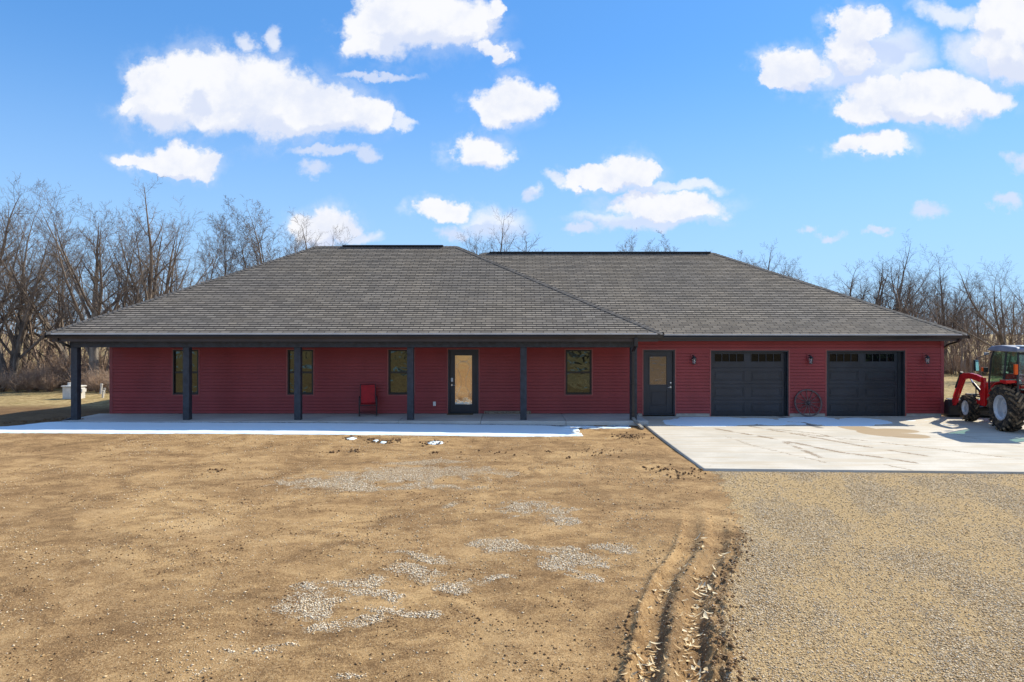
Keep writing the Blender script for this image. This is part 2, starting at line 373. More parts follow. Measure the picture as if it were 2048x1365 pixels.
def ground_mat():
    t = NT('bare_ground'); P = t.tc.outputs['Object']
    at = t.attr('masks'); s = t.sep(at.outputs['Color']); grav, patch, damp_shade = s[0], s[1], s[2]; far = at.outputs['Alpha']
    n_big = t.noise(.32, 6, .66, dist=.8); n_mid = t.noise(2.8, 6, .68, vec=t.vscale(P, (1, 1.3, 1)), dist=.6); n_fine = t.noise(34, 5, .75); n_gr = t.noise(85, 3, .75)
    dirt = t.mix(t.mr(n_big, .36, .66), (.30, .178, .076), (.46, .292, .128))
    n_st = t.noise(1, 6, .7, vec=t.vscale(P, (.8, .95, 1)), dist=1.1)
    dirt = t.mix(t.mr(n_st, .43, .60, 0, .5), dirt, (.22, .128, .058)); dirt = t.mix(t.mr(n_mid, .44, .66, 0, .5), dirt, (.19, .112, .052))
    dirt = t.mix(t.mr(n_fine, .42, .68, 0, .75), dirt, (.52, .345, .175)); dirt = t.mix(t.mr(n_fine, .46, .30, 0, .7), dirt, (.15, .085, .038))
    dk = t.math('ADD', n_gr, t.math('ADD', t.math('MULTIPLY', t.math('SUBTRACT', n_st, .5), .55), t.math('MULTIPLY', t.math('SUBTRACT', n_mid, .5), .35)))
    dirt = t.mix(t.mr(dk, .51, .61, 0, .8), dirt, (.13, .073, .033)); dirt = t.mix(t.mr(dk, .44, .34, 0, .6), dirt, (.58, .41, .22))
    dirt = t.mix(t.mr(damp_shade, .25, .8, 0, .7), dirt, (.11, .066, .036))  # moist soil, plus the painted house shade on the left lawn
    sp = t.vor(9); dots = t.math('MULTIPLY', t.mr(sp.outputs['Distance'], .05, .13, 1, 0), t.mr(t.noise(3, 2), .5, .62)); dirt = t.mix(dots, dirt, (.09, .055, .035))
    # gravel lot
    v = t.vor(60); vc = t.sep(v.outputs['Color'])
    gcol = t.ramp(vc[0], [(0, (.26, .175, .095)), (.25, (.52, .37, .19)), (.5, (.64, .48, .27)), (.75, (.56, .47, .34)), (1, (.85, .73, .54))])
    gcol = t.mix(t.mr(v.outputs['Distance'], .30, .62, 0, .8), gcol, (.17, .112, .058))
    strw = t.mr(t.math('ADD', t.attr('straw').outputs['Fac'], t.math('MULTIPLY', t.math('SUBTRACT', n_fine, .5), 1.0)), .18, .9)
    gcol = t.mix(t.math('MULTIPLY', strw, .82), gcol, t.mix(t.mr(n_fine, .4, .6), (.33, .215, .10), (.55, .40, .205)))
    gm = t.mr(t.math('ADD', grav, t.math('MULTIPLY', t.math('SUBTRACT', n_fine, .5), .5)), .4, .6)
    c = t.mix(gm, dirt, gcol)
    # white pebble patches
    v2 = t.vor(62); vc2 = t.sep(v2.outputs['Color'])
    pcol = t.ramp(vc2[0], [(0, (.34, .22, .12)), (.3, (.64, .50, .32)), (.7, (.76, .64, .47)), (1, (.90, .81, .65))])
    pcol = t.mix(t.mr(v2.outputs['Distance'], .36, .6, 0, .8), pcol, (.14, .09, .055))
    pk = t.math('ADD', patch, t.math('MULTIPLY', t.math('SUBTRACT', t.noise(14, 5, .75), .5), 1.1))
    pk = t.math('MULTIPLY', t.mr(pk, .30, .75), t.mr(t.math('ADD', vc2[1], t.math('MULTIPLY', pk, .55)), .80, .88))
    c = t.mix(pk, c, pcol)
    # dry grass further off
    gr = t.mix(t.mr(t.noise(5, 6, .7), .38, .62), (.235, .165, .075), (.44, .335, .165)); gr = t.mix(t.mr(t.noise(.5, 4), .5, .7, 0, .4), gr, (.19, .17, .06))
    c = t.mix(far, c, gr)
    h = t.math('ADD', t.math('MULTIPLY', n_fine, .55), t.math('MULTIPLY', n_gr, .25))
    h = t.math('ADD', h, t.math('MULTIPLY', t.math('SUBTRACT', 1, v.outputs['Distance']), t.math('MULTIPLY', gm, .5)))
    h = t.math('ADD', h, t.math('MULTIPLY', t.math('SUBTRACT', 1, v2.outputs['Distance']), t.math('MULTIPLY', pk, .6)))
    t.bump(h, .9, .03); return t.fin(c, .95, spec=.12)
M['ground'] = ground_mat()
def stone_mat(name, pts):
    t = NT(name); a = t.attr('rnd'); c = t.ramp(a.outputs['Fac'], pts); t.bump(t.noise(90, 2), .3, .003); return t.fin(c, .85, spec=.2)
M['pebble'] = stone_mat('pale_pebbles', [(0, (.38, .26, .14)), (.3, (.66, .52, .34)), (.65, (.76, .64, .47)), (1, (.92, .84, .68))])
M['gravel'] = stone_mat('lot_gravel', [(0, (.32, .205, .105)), (.25, (.58, .41, .21)), (.55, (.68, .51, .29)), (.8, (.58, .47, .34)), (1, (.90, .77, .56))])
M['clod'] = stone_mat('dark_soil', [(0, (.13, .075, .038)), (.5, (.23, .14, .07)), (1, (.34, .215, .11))])
M['husk'] = stone_mat('dry_husk', [(0, (.42, .25, .11)), (.4, (.68, .52, .29)), (1, (.88, .74, .50))])
def bark_mat(name, a, b, sc=8):
    t = NT(name); n = t.noise(1, 5, .65, vec=t.vscale(t.tc.outputs['Object'], (sc, sc, sc * .25))); c = t.mix(t.mr(n, .35, .65), a, b); t.bump(n, .8, .03); return t.fin(c, .9, spec=.15)
M['bark'] = bark_mat('grey_brown_bark', (.085, .072, .062), (.19, .165, .14), 60)
M['bark_pale'] = bark_mat('pale_bark', (.17, .145, .12), (.33, .29, .24), 60)
M['twig'] = bark_mat('twig_bark', (.125, .10, .084), (.25, .20, .16), 30)
M['brush'] = bark_mat('dry_brush', (.28, .19, .14), (.48, .35, .255), 3)
M['woods'] = bark_mat('woods_bark', (.20, .15, .12), (.38, .29, .225), 1.5)
def reroot(root, L):
    root.location = L
    for c in root.children: c.location = Vector(c.location) - Vector(L)

# ------------------------------------------------------------------ ground
_cy = [3.6, 4.6, 5.46, 6.71, 7.75, 8.47, 9.25, 10.5, 13.5]; _cx = [.78, 1.02, 1.244, 1.563, 1.96, 2.327, 2.62, 2.95, 3.55]
def cline(y): return np.interp(y, _cy, _cx)
patches = [(650,965,110,14),(800,950,150,16),(920,945,100,12),(760,975,190,9),(560,966,30,6),(840,925,90,6),(1060,1015,70,16),(1115,1040,45,16),(1010,1100,50,10),(1080,1105,120,10),(1215,1098,75,9),(1150,1128,70,12),
           (840,1145,60,14),(700,1170,80,14),(620,1215,60,24),(610,1185,45,14),(760,1195,90,14),(830,1220,70,14),(920,1165,40,16),(985,1155,45,8),(750,1245,55,12),(640,1248,60,8),
           (568,1286,38,10),(467,1292,16,6),(250,1352,30,10),(720,1362,40,9),(395,1356,15,6),(850,1118,90,7),(960,1090,45,6),(1165,1150,40,8),(905,1010,30,5)]
PW = []
for px, py, w, h in patches:
    x, y = gpt(px, py, -.11); PW.append((x, y, w / F * y, h * y * y / (F * 2.73)))
def patch_f(x, y):
    m = np.zeros_like(x); x = x + .5*(fbm(x, y, 1.5, 4, 201)-.5); y = y + .9*(fbm(x, y, 1.3, 4, 202)-.5)
    for cx, cy, rx, ry in PW:
        d = np.sqrt(((x-cx)/rx)**2 + ((y-cy)/ry)**2); m = np.maximum(m, np.clip(1.25 - .62*d, 0, 1))
    return sst(.30, 1.12, m + 1.35*(fbm(x, y, 4.5, 5, 203, .65) - .5)) * sst(0, .25, m)
def grav_f(x, y):
    e = cline(np.clip(y, 3.6, 13.5)) + .50 + .10*(fbm(x, y, 3, 3, 5)-.5)
    g = sst(-.28, .28, x - e + .35*(fbm(x, y, 7, 4, 6)-.5)) * sst(14.6, 13.8, y)
    e2 = 1.4 - .25*(4.6 - y)
    return np.where(y < 4.6, sst(-.2, .2, x - (1.5 - .15*(4.6-y))), g)
def straw_f(x, y):
    w = .5*(fbm(x, y, .5, 3, 303) - .5); lane = 0*x
    for x0, k in ((3.3, .10), (4.9, .16), (6.6, .23), (8.5, .32)):
        c = x0 + k*(13.7 - y) - .012*(13.7 - y)**2 + w; lane = np.maximum(lane, np.exp(-((x - c)/.26)**2)*(.5 + .5*fbm(x, y, 1.1, 3, 304)))
    return np.clip(.85*sst(.36, .68, fbm(x*1.5 - y*.55, y*.42, 1., 6, 301, .66)) + .3*sst(.45, .7, fbm(x, y, 2.4, 4, 302)) + .75*lane - .12, 0, 1)
def gz(x, y):
    x = np.asarray(x, float); y = np.asarray(y, float)
    z = -.11 + .05*(fbm(x, y, .22, 3, 1)-.5)
    z = z + .022*(fbm(x, y, 1.6, 3, 2)-.5)
    near = (np.abs(x) < 12) & (y < 24) & (y > 3)
    z = z + np.where(near, .014*(fbm(x, y, 9, 3, 3)-.5), 0)
    # level with the slab on the left, lower on the right
    t = sst(15.5, 18.2, y) * sst(26, 22.5, y)
    edge = np.interp(x, [-20, -14, -6, 1, 3], [-.03, -.02, -.045, -.12, -.125])
    z = z*(1-t) + (edge + .012*(fbm(x, y, 3, 2, 9)-.5))*t
    # flat under the driveway
    dr = sst(3.55, 3.9, x) * sst(13.2, 13.75, y) * sst(23.4, 22.4, y) * sst(20, 18.4, x); z = z*(1-dr) + (-.135)*dr
    # gentle rise far behind
    z = z + .9*sst(60, 240, y)*(x < 0) + .25*sst(45, 120, y)
    # wheel ruts
    u = x - cline(y); f = sst(11.2, 7.4, y) * (y > 2); f = f * (.68 + .32*sst(7.5, 5.5, y))
    wob = .03*(fbm(x*0, y, 2.2, 3, 21)-.5); u = u + wob*2
    nz = fbm(x, y, 14, 3, 31) - .5; nz2 = fbm(x, y, 5, 3, 32) - .5
    prof = (.055*np.exp(-((u+.33)/.045)**2) - .055*np.exp(-((u+.18)/.095)**4) + .085*np.exp(-((u-.005)/.075)**2)
            - .06*np.exp(-((u-.20)/.10)**4) + .05*np.exp(-((u-.37)/.07)**2) + .035*np.exp(-((u-.50)/.06)**2))
    rough = (.085*nz + .06*nz2) * np.exp(-((u-.43)/.13)**4) * 1.5 + .055*nz*np.exp(-((u+.36)/.08)**2) + .08*nz*np.exp(-((u-.02)/.09)**2)
    z = z + f*(prof + rough)
    # clods beside the driveway corner
    c = np.exp(-((x-3.2)/.9)**2 - ((y-14.3)/1.4)**2); z = z + c*.05*(fbm(x, y, 6, 3, 41)-.35)
    return z
def axis(segs):
    out = []
    for a, b, s in segs: out += list(np.arange(a, b, s))
    return out
def grow_axis(start, end, s0, k=1.14):
    out = []; p = start; s = s0; sg = 1 if end > start else -1
    while (end - p) * sg > 0: p += s * sg; s *= k; out.append(p)
    return out
xs = sorted(set([round(float(q), 4) for q in grow_axis(-7, -2500, .09) + axis([(-7, .3, .06), (.3, 3.2, .018), (3.2, 10, .06)]) + grow_axis(9.98, 2500, .09)]))
ys = sorted(set([round(float(q), 4) for q in grow_axis(3.6, -2500, .08) + axis([(3.6, 4.6, .05), (4.6, 9.6, .02), (9.6, 14, .04), (14, 22.5, .08)]) + grow_axis(22.5, 3500, .12)]))
GX, GY = np.meshgrid(np.array(xs), np.array(ys)); gx = GX.ravel(); gy = GY.ravel(); gzv = gz(gx, gy)
nx, ny = len(xs), len(ys); I = np.arange(nx*ny).reshape(ny, nx)
faces = np.stack([I[:-1,:-1], I[:-1,1:], I[1:,1:], I[1:,:-1]], -1).reshape(-1, 4)
farm = np.maximum(sst(24, 27, gy + 2.5*(fbm(gx, gy, .6, 3, 51)-.5)), np.maximum(0*gx, np.maximum(sst(24, 40, np.abs(gx)), sst(-6, -16, gy))*.75))
u_ = gx - cline(gy); damp_shade = np.exp(-((u_-.1)/.42)**4)*sst(10.5, 8, gy)*(gy > 3)*.55*(.6+.8*fbm(gx, gy, 6, 3, 61))
damp_shade = np.maximum(damp_shade, np.exp(-((u_-.46)/.13)**2)*sst(10.5, 9, gy)*(gy > 3)*.6)
damp_shade = np.maximum(damp_shade, .55*np.exp(-((gx-3.1)/1.)**2-((gy-14.4)/1.0)**2)*sst(.45, .6, fbm(gx, gy, 3, 4, 62)))
damp_shade = np.maximum(damp_shade, .75*np.exp(-((gx-3.2)/.8)**2-((gy-18.6)/.35)**2))
damp_shade = np.maximum(damp_shade, sst(-12.9, -13.4, gx)*sst(18.0, 18.8, gy)*sst(30, 25, gy + .35*(gx+14))*1.0)  # the house's cast shadow, painted into the left lawn's colour
damp_shade = np.maximum(damp_shade, sst(24, 21, gy)*sst(20.0, 20.3, gy)*.8)
damp_shade = np.maximum(damp_shade, .38*sst(.50, .66, fbm(gx, gy*1.8, .55, 4, 63)))
mk = np.stack([grav_f(gx, gy), patch_f(gx, gy), damp_shade, farm], 1)
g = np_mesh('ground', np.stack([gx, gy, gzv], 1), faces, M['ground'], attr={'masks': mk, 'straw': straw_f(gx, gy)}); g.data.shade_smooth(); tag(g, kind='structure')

# ------------------------------------------------------------------ driveway
dx = np.arange(0, 1.0001, 1/300); dy = np.arange(0, 1.0001, 1/180); A, B = np.meshgrid(dx, dy)
XR = 18.6
fy0 = lambda x: 13.70 - (x - 3.82)*.055
Xg = 3.84 + A*(XR - 3.84); y0g = fy0(Xg); Yg = y0g + B*(22.42 - y0g); Xg = Xg + (1-A)*.20*B*(1)*np.clip(B, 0, 1)
xf, yf = Xg.ravel(), Yg.ravel(); zf = np.full_like(xf, -.085)
for jy in (18.0, 20.38): zf = zf - .012*np.exp(-((yf-jy)/.02)**2)
for jx in (8.4, 13.2): zf = zf - .0*np.exp(-((xf-jx)/.02)**2)
st = np.zeros_like(xf)
def P2(px, py): return gpt(px, py, -.085)
for px, py, w, h in [(1725,858,28,9),(1760,866,45,8),(1815,872,45,6),(1700,856,20,6),(1790,862,50,5)]:
    x, y = P2(px, py); rx = w/F*y; ry = h*y*y/(F*2.7); st = np.maximum(st, sst(1.3, .5, np.sqrt(((xf-x)/rx)**2+((yf-y)/ry)**2)))
tr = np.zeros_like(xf)
def track(pts, w, amp=1.):
    global tr
    q = np.array([P2(*p) for p in pts]); best = np.full_like(xf, 9.)
    for (ax, ay), (bx, by) in zip(q[:-1], q[1:]):
        L = (bx-ax)**2+(by-ay)**2; t = np.clip(((xf-ax)*(bx-ax)+(yf-ay)*(by-ay))/L, 0, 1)
        best = np.minimum(best, np.hypot(xf-ax-t*(bx-ax), yf-ay-t*(by-ay)))
    tr = np.maximum(tr, amp*np.exp(-(best/w)**2))
track([(1432,858),(1560,880),(1680,905),(1760,915),(1830,926)], .12, 1.); track([(1500,853),(1600,870),(1720,892),(1850,912)], .12, .95)
track([(1540,858),(1640,868),(1700,884)], .11, .85); track([(1570,885),(1640,915)], .12, .9); track([(1600,868),(1760,885),(1930,905),(2050,920)], .12, .8); track([(1650,925),(1500,890),(1450,872)], .12, .7)
track([(1770,930),(1820,940)], .08, .8); track([(1880,860),(1960,880),(2048,895)], .07, .7); track([(1430,925),(1415,937)], .05, .6)
dk = np.zeros_like(xf)
for a, b in [((1556,832),(1640,856)), ((1470,838),(1520,850)), ((1700,836),(1730,846))]:
    q = np.array([P2(*a), P2(*b)]); L = ((q[1]-q[0])**2).sum(); t = np.clip(((xf-q[0][0])*(q[1][0]-q[0][0])+(yf-q[0][1])*(q[1][1]-q[0][1]))/L, 0, 1)
    dk = np.maximum(dk, np.exp(-(np.hypot(xf-q[0][0]-t*(q[1][0]-q[0][0]), yf-q[0][1]-t*(q[1][1]-q[0][1]))/.14)**2))
nX, nY = len(dx), len(dy); I = np.arange(nX*nY).reshape(nY, nX)
fc = np.stack([I[:-1,:-1], I[:-1,1:], I[1:,1:], I[1:,:-1]], -1).reshape(-1, 4)
V = np.stack([xf, yf, zf], 1); stn = np.stack([st, tr, dk, np.ones_like(st)], 1)
# skirt
nb = len(V)
edge = list(I[0,:]) ; lef = list(I[:,0])
V = np.concatenate([V, V[edge]-[0,0,.12], V[lef]-[0,0,.12]]); stn = np.concatenate([stn, stn[edge]*0, stn[lef]*0])
e0 = nb; l0 = nb + len(edge)
sk = [(e0+i, e0+i+1, edge[i+1], edge[i]) for i in range(len(edge)-1)] + [(lef[i], lef[i+1], l0+i+1, l0+i) for i in range(len(lef)-1)]
drv = np_mesh('driveway', V, np.concatenate([fc, np.array(sk)]), M['drive'], attr={'stain': stn}); tag(drv, kind='structure')

# ------------------------------------------------------------------ snow
def snow_sheet(name, x0, x1, y0, y1, step, hfun, mfun, dfun, label=None, base=None):
    A, B = np.meshgrid(np.arange(x0, x1, step), np.arange(y0, y1, step)); x, y = A.ravel(), B.ravel()
    m = mfun(x, y); z = (gz(x, y) if base is None else base) + hfun(x, y)*np.clip(m, 0, 1)**.5 - .03*(m <= 0.02)
    ny_, nx_ = A.shape; I = np.arange(nx_*ny_).reshape(ny_, nx_); f = np.stack([I[:-1,:-1], I[:-1,1:], I[1:,1:], I[1:,:-1]], -1).reshape(-1, 4)
    keep = (m[f] > .02).any(1); f = f[keep]; used, inv = np.unique(f.ravel(), return_inverse=True)
    o = np_mesh(name, np.stack([x, y, z], 1)[used], inv.reshape(-1, 4), M['snow'], attr={'dirt': dfun(x, y)[used]}); o.data.shade_smooth()
    return tag(o, label, None, None, 'stuff')
def m1(x, y):
    fr = 18.08 + .10*(fbm(x, y*0, .5, 4, 71)-.5) + .07*(fbm(x, y*0, 4, 3, 72)-.5) + .25*sst(-7, -16, x)*0 + .03*(x > 0)*x
    bk = np.interp(x, [-17.5, -15.5, -14.2, -13.55, 4], [18.35, 18.9, 19.3, 20.42, 20.42])
    m = sst(0, .22, y - fr) * sst(0, .1, bk - y)
    k = sst(.2, 1.8, x); m = m - 2.2*k*(fbm(x, y*3, 2.2, 4, 73) - .30 + .18*k) ; m = m * (x < 3.5) * (x > -17.6)
    m = np.where((x > 1.9), m - 1.4*sst(20.0, 19.2, y), m)
    return m
snow_sheet('snow', -17.6, 3.6, 17.9, 20.4, .035, lambda x, y: .035+.012*(fbm(x, y, 3, 3, 74)-.5), m1, lambda x, y: np.maximum(.9*np.exp(-((y-20.22)/.13)**2), .17+0*x), 'long strip of snow along the porch edge')
def m2(x, y):
    q = (x - 3.7)/.7
    m = np.zeros_like(x)
    for px, py, w, h in [(1400,846,70,9),(1450,842,60,8),(1530,843,40,7),(1635,840,45,8),(1680,846,60,7),(1730,842,45,6),(1590,847,20,3),(1358,846,30,4),(1400,838,40,5),(1590,840,30,4)]:
        a, b = gpt(px, py, -.08); rx = w/F*b; ry = h*b*b/(F*2.7); m = np.maximum(m, 1.15 - np.sqrt(((x-a)/rx)**2+((y-b)/ry)**2))
    m = m*1.6 + .7*(fbm(x, y*2, 1.6, 4, 81)-.5) - .1
    return np.where(y < 20.0, m - 1.2*(20.0-y)/.18, m) * (y < 22.2)
snow_sheet('snow_crust', 4.2, 13, 19.5, 22.3, .04, lambda x, y: .006+0*x, m2, lambda x, y: .22+0*x, 'thin patches of old snow on the shaded driveway', base=-.084)
def spots(lst, seed):
    def m(x, y):
        k = np.zeros_like(x)
        for px, py, w, h in lst:
            a, b = gpt(px, py, -.1); rx = w/F*b; ry = h*b*b/(F*2.72); k = np.maximum(k, 1.0 - np.sqrt(((x-a)/rx)**2+((y-b)/ry)**2))
        return np.where(k > 0, k + .9*(fbm(x, y, 7, 3, seed)-.5), 0)
    return m
s1 = spots([(703,880,12,2.5),(752,884,7,2),(766,886,8,2),(871,886,17,3.2)], 91)
snow_sheet('snow_remnant', -5.5, -1.0, 16.6, 17.9, .025, lambda x, y: .03+0*x, s1, lambda x, y: .35+0*x, 'small melting snow remnants among dark soil clods')

# ------------------------------------------------------------------ loose stones, clods, husks
rng = np.random.default_rng(7)
OCT = np.array([(1,0,0),(0,1,0),(-1,0,0),(0,-1,0),(0,0,1),(0,0,-.6)], float)
OF = np.array([(0,1,4),(1,2,4),(2,3,4),(3,0,4),(1,0,5),(2,1,5),(3,2,5),(0,3,5)])
def stones(name, x, y, s, mat, label, flat=.6, sink=.3, rnd=None):
    n = len(x); J = 1 + .35*(rng.random((n, 6, 3))-.5); an = rng.random(n)*6.283; asp = .65 + .7*rng.random(n)
    L = OCT[None]*J; L = L*np.stack([s*asp, s/asp, s*flat], 1)[:, None, :]
    c, q = np.cos(an)[:, None], np.sin(an)[:, None]
    X = L[..., 0]*c - L[..., 1]*q + x[:, None]; Y = L[..., 0]*q + L[..., 1]*c + y[:, None]; Z = L[..., 2] + (gz(x, y) + s*flat*(1-sink)*.6)[:, None]
    V = np.stack([X, Y, Z], -1).reshape(-1, 3); Fc = (OF[None] + 6*np.arange(n)[:, None, None]).reshape(-1, 3)
    r = np.repeat(rng.random(n) if rnd is None else rnd, 6)
    o = np_mesh(name, V, Fc, mat, attr={'rnd': r}); return tag(o, label, None, None, 'stuff')
def scatter(n, x0, x1, y0, y1, dens):
    # more candidates near the eye: y distributed ~ 1/y^2
    w = rng.random(n); y = 1/(1/y0 + w*(1/y1 - 1/y0)); x = x0 + rng.random(n)*(x1-x0)
    vis = np.abs(x) < y*.82 + .8
    k = vis & (rng.random(n) < dens(x, y)); return x[k], y[k]
px_, py_ = scatter(150000, -6, 3.6, 4.6, 13.2, lambda x, y: np.clip(patch_f(x, y)*1.5 - 1.5*fbm(x, y, 5, 4, 101)+.25, 0, 1)**1.8)
stones('pebbles', px_, py_, .0035 + .007*rng.random(len(px_))**2 + .0005*py_, M['pebble'], 'pale pebbles spilled in patches over the bare soil')
px_, py_ = scatter(90000, -10, 3.0, 4.6, 18, lambda x, y: .16 + .6*sst(.45, .65, fbm(x, y, 1.2, 3, 102)))
stones('small_stones', px_, py_, .0028 + .012*rng.random(len(px_))**8 + .00035*py_, M['gravel'], 'scattered small stones across the brown soil')
px_, py_ = scatter(150000, .8, 11, 4.6, 13.6, lambda x, y: grav_f(x, y)*(.88 - .50*straw_f(x, y)))
stones('lot_gravel', px_, py_, .0035 + .0065*rng.random(len(px_))**2 + .0005*py_, M['gravel'], 'grey and tan gravel covering the parking strip')
def clod_d(x, y):
    u = x - cline(y); a = np.exp(-((u-.47)/.15)**2)*sst(10.5, 7.5, y) + .55*np.exp(-((u+.38)/.08)**2)*sst(7.4, 5.6, y) + .30*np.exp(-((u-.03)/.08)**2)*sst(8.5, 7, y)
    return np.clip(a*1.0*(.1 + 1.5*fbm(x, y, 5, 3, 104)), 0, 1)
px_, py_ = scatter(22000, .3, 3.4, 4.6, 11, clod_d)
cs = .005 + .022*rng.random(len(px_))**3.5
stones('soil_clods', px_, py_, cs, M['clod'], 'dark lumps of soil thrown up beside the wheel ruts', .75, .2, np.clip(rng.random(len(px_))**1.3, 0, 1))
e = []
for px, py, w, h, n in [(703,879,22,4,60),(740,882,18,3,30),(770,885,28,4,90),(795,883,8,3,20),(871,886,26,5,90),(432,940,18,3,30),(660,905,20,3,20),(715,902,18,3,30),(870,905,12,2,12),
                        (1100,903,10,2,14),(1137,914,6,2,10),(1340,940,60,6,45),(1370,950,50,7,45),(1310,935,30,6,18),(1210,905,60,8,40),(990,905,60,8,20),(1260,872,35,6,90),(120,846,50,5,120),(40,850,40,4,50)]:
    a, b = gpt(px, py, -.1)
    for _ in range(n): e.append((a + rng.normal()*w/F*b*.5, b + rng.normal()*h*b*b/(F*2.72)*.5))
e = np.array(e); 
stones('loose_soil', e[:, 0], e[:, 1], .009 + .032*rng.random(len(e))**2.2, M['clod'], 'crumbly dark soil lumps near the porch and the driveway corner', .8, .1, rng.random(len(e))*.5)
px_, py_ = scatter(60000, -12, 3.4, 4.6, 18, lambda x, y: (1-grav_f(x, y))*(.04 + .42*sst(.50, .70, fbm(x, y, 1.7, 4, 111))))
stones('soil_crumbs', px_, py_, .003 + .011*rng.random(len(px_))**4 + .00035*py_, M['clod'], 'small dark crumbs of soil strewn over the yard', .7, .2, rng.random(len(px_))*.6)
def husks():
    V = []; Fc = []; Rn = []
    cl = [(4.95,-.19,.10,.35,40),(5.35,-.17,.09,.35,55),(5.8,-.15,.06,.25,20),(6.9,-.22,.09,.2,6),(7.3,-.16,.10,.2,18),(7.7,-.12,.08,.2,6),(8.6,-.10,.12,.25,9),(5.1,.22,.12,.4,26),(5.6,.2,.10,.4,34),(6.1,.17,.10,.35,22),(6.5,.22,.09,.3,22),
          (6.9,.24,.08,.3,20),(7.4,.25,.1,.25,20),(7.8,.23,.10,.3,10),(8.3,.3,.1,.3,5),(8.9,.1,.3,.3,4)]
    for cy, cu, su, sy, n in cl:
        for _ in range(int(n*.75)):
            y = cy + rng.normal()*sy*.6; x = float(cline(y)) + cu + rng.normal()*su*.7
            if y < 4.55: continue
            L = .04 + .09*rng.random()**1.6; w = .006 + .014*rng.random()**1.6; an = rng.random()*6.283; curl = .2 + .9*rng.random(); z = float(gz(x, y)) + .008 + .03*rng.random()
            tilt = rng.normal()*.35; b = len(V); rn = rng.random()
            for i in range(6):
                t = i/5 - .5; ww = w*math.sin(math.pi*(i+.45)/6.0)
                for sd in (-1, 0, 1):
                    lx = t*L; ly = sd*ww + .012*math.sin(3*t+rn*6); lz = curl*.5*L*(t*t*2) + (.35*ww if sd else 0) + tilt*lx
                    V.append((x + lx*math.cos(an)-ly*math.sin(an), y + lx*math.sin(an)+ly*math.cos(an), z + lz)); Rn.append(min(1, max(0, rn + .2*t)))
            for i in range(5):
                for k in (0, 1): a = b + i*3 + k; Fc.append((a, a+1, a+4, a+3))
    o = np_mesh('corn_husks', V, Fc, M['husk'], attr={'rnd': Rn}); tag(o, 'pale dry corn husks lying in the wheel ruts', None, None, 'stuff')
husks()

# ------------------------------------------------------------------ house
H = empty('house', (0, 0, 0), 0, 'long single storey red clapboard house with grey hipped roof, covered porch and two garage doors', 'house')
def clapboards(mb, u0, u1, z0, z1, place, openings=(), ex=.1035):
    k = 0; z = z0
    while z < z1 - 1e-4:
        zt = min(z + ex, z1)
        cuts = sorted(set([z, zt] + [q for o in openings for q in (o[2], o[3]) if z < q < zt]))
        for a, b in zip(cuts[:-1], cuts[1:]):
            iv = [(u0, u1)]
            for o in openings:
                if o[2] < (a+b)/2 < o[3]:
                    nv = []
                    for p, q in iv:
                        if o[1] <= p or o[0] >= q: nv.append((p, q)); continue
                        if o[0] > p: nv.append((p, o[0]))
                        if o[1] < q: nv.append((o[1], q))
                    iv = nv
            f = lambda t: .026 - .010*(t - z)/ex
            for p, q in iv:
                g_ = b
                if b >= zt - 1e-6 and b - a > .03:      # shadow slot under the next board
                    g_ = b - .019; mb.add([place(p, f(g_), g_), place(q, f(g_), g_), place(q, -.012, g_), place(p, -.012, g_), place(q, -.012, b), place(p, -.012, b)], [(0, 1, 2, 3), (3, 2, 4, 5)])
                vs = [place(p, f(a), a), place(q, f(a), a), place(q, f(g_), g_), place(p, f(g_), g_)]; fs = [(0, 1, 2, 3)]
                if a == z:
                    vs += [place(p, -.012, a), place(q, -.012, a)]; fs.append((4, 5, 1, 0))
                mb.add(vs, fs)
        z = zt
YW = 22.4
wins = [(wx(346), wx(398)), (wx(575), wx(627.5)), (wx(776.5), wx(829)), (wx(1130.5), wx(1183.7))]
WZ0, WZ1 = wz(789.8), wz(699.8)
FD = (wx(895.6), wx(957.6), .0, wz(699)); MDr = (wx(1286), wx(1350), -.05, wz(700))
GD = [(wx(1421), wx(1577), -.1, wz(701)), (wx(1652), wx(1810), -.1, wz(701))]
ops = [(a, b, WZ0, WZ1) for a, b in wins] + [FD, MDr] + GD
XL, XR_, XM = wx(222), wx(1885), 4.0
ZT = 2.40; YB1, YB2 = 32.3, 33.8
mb = MB(); front = lambda u, o, z: (u, YW - o, z)
clapboards(mb, XL, XR_, .01, ZT, front, ops)
clapboards(mb, -YB1, -YW, .01, ZT, lambda u, o, z: (XL - o, -u, z))
clapboards(mb, YW, YB2, .01, ZT, lambda u, o, z: (XR_ + o, u, z))
mb.add([(XL, YB1, 0), (-2, YB1, 0), (-2, YB1, ZT), (XL, YB1, ZT), (-2, YB2, 0), (XR_, YB2, 0), (XR_, YB2, ZT), (-2, YB2, ZT)], [(0, 1, 2, 3), (4, 5, 6, 7), (1, 4, 7, 2)])
mb.build('wall', M['siding'], H)
for a, b in [(4.12, MDr[0]), (MDr[1], GD[0][0]), (GD[0][1], GD[1][0]), (GD[1][1], XR_ - .02)]: mb = MB(); mb.box(a + .02, b - .02, YW - .004, YW + .2, -.25, .005); mb.build('foundation', M['found'], H)
mb = MB(); mb.box(XR_ - .2, XR_ - .01, YW + .21, YB2, -.25, .005); mb.build('foundation', M['found'], H)
mb = MB(); mb.box(XL + .01, XL + .2, YW + .2, YB1, -.25, .005); mb.build('foundation', M['found'], H)
mb = MB()
mb.box(XL - .035, XL + .07, YW - .03, YW + .07, .0, ZT); mb.build('corner_trim', M['cornerred'], H, bevel=.004); mb = MB(); mb.box(XR_ - .07, XR_ + .035, YW - .03, YW + .07, .0, ZT)
mb.build('corner_trim', M['cornerred'], H, bevel=.004)
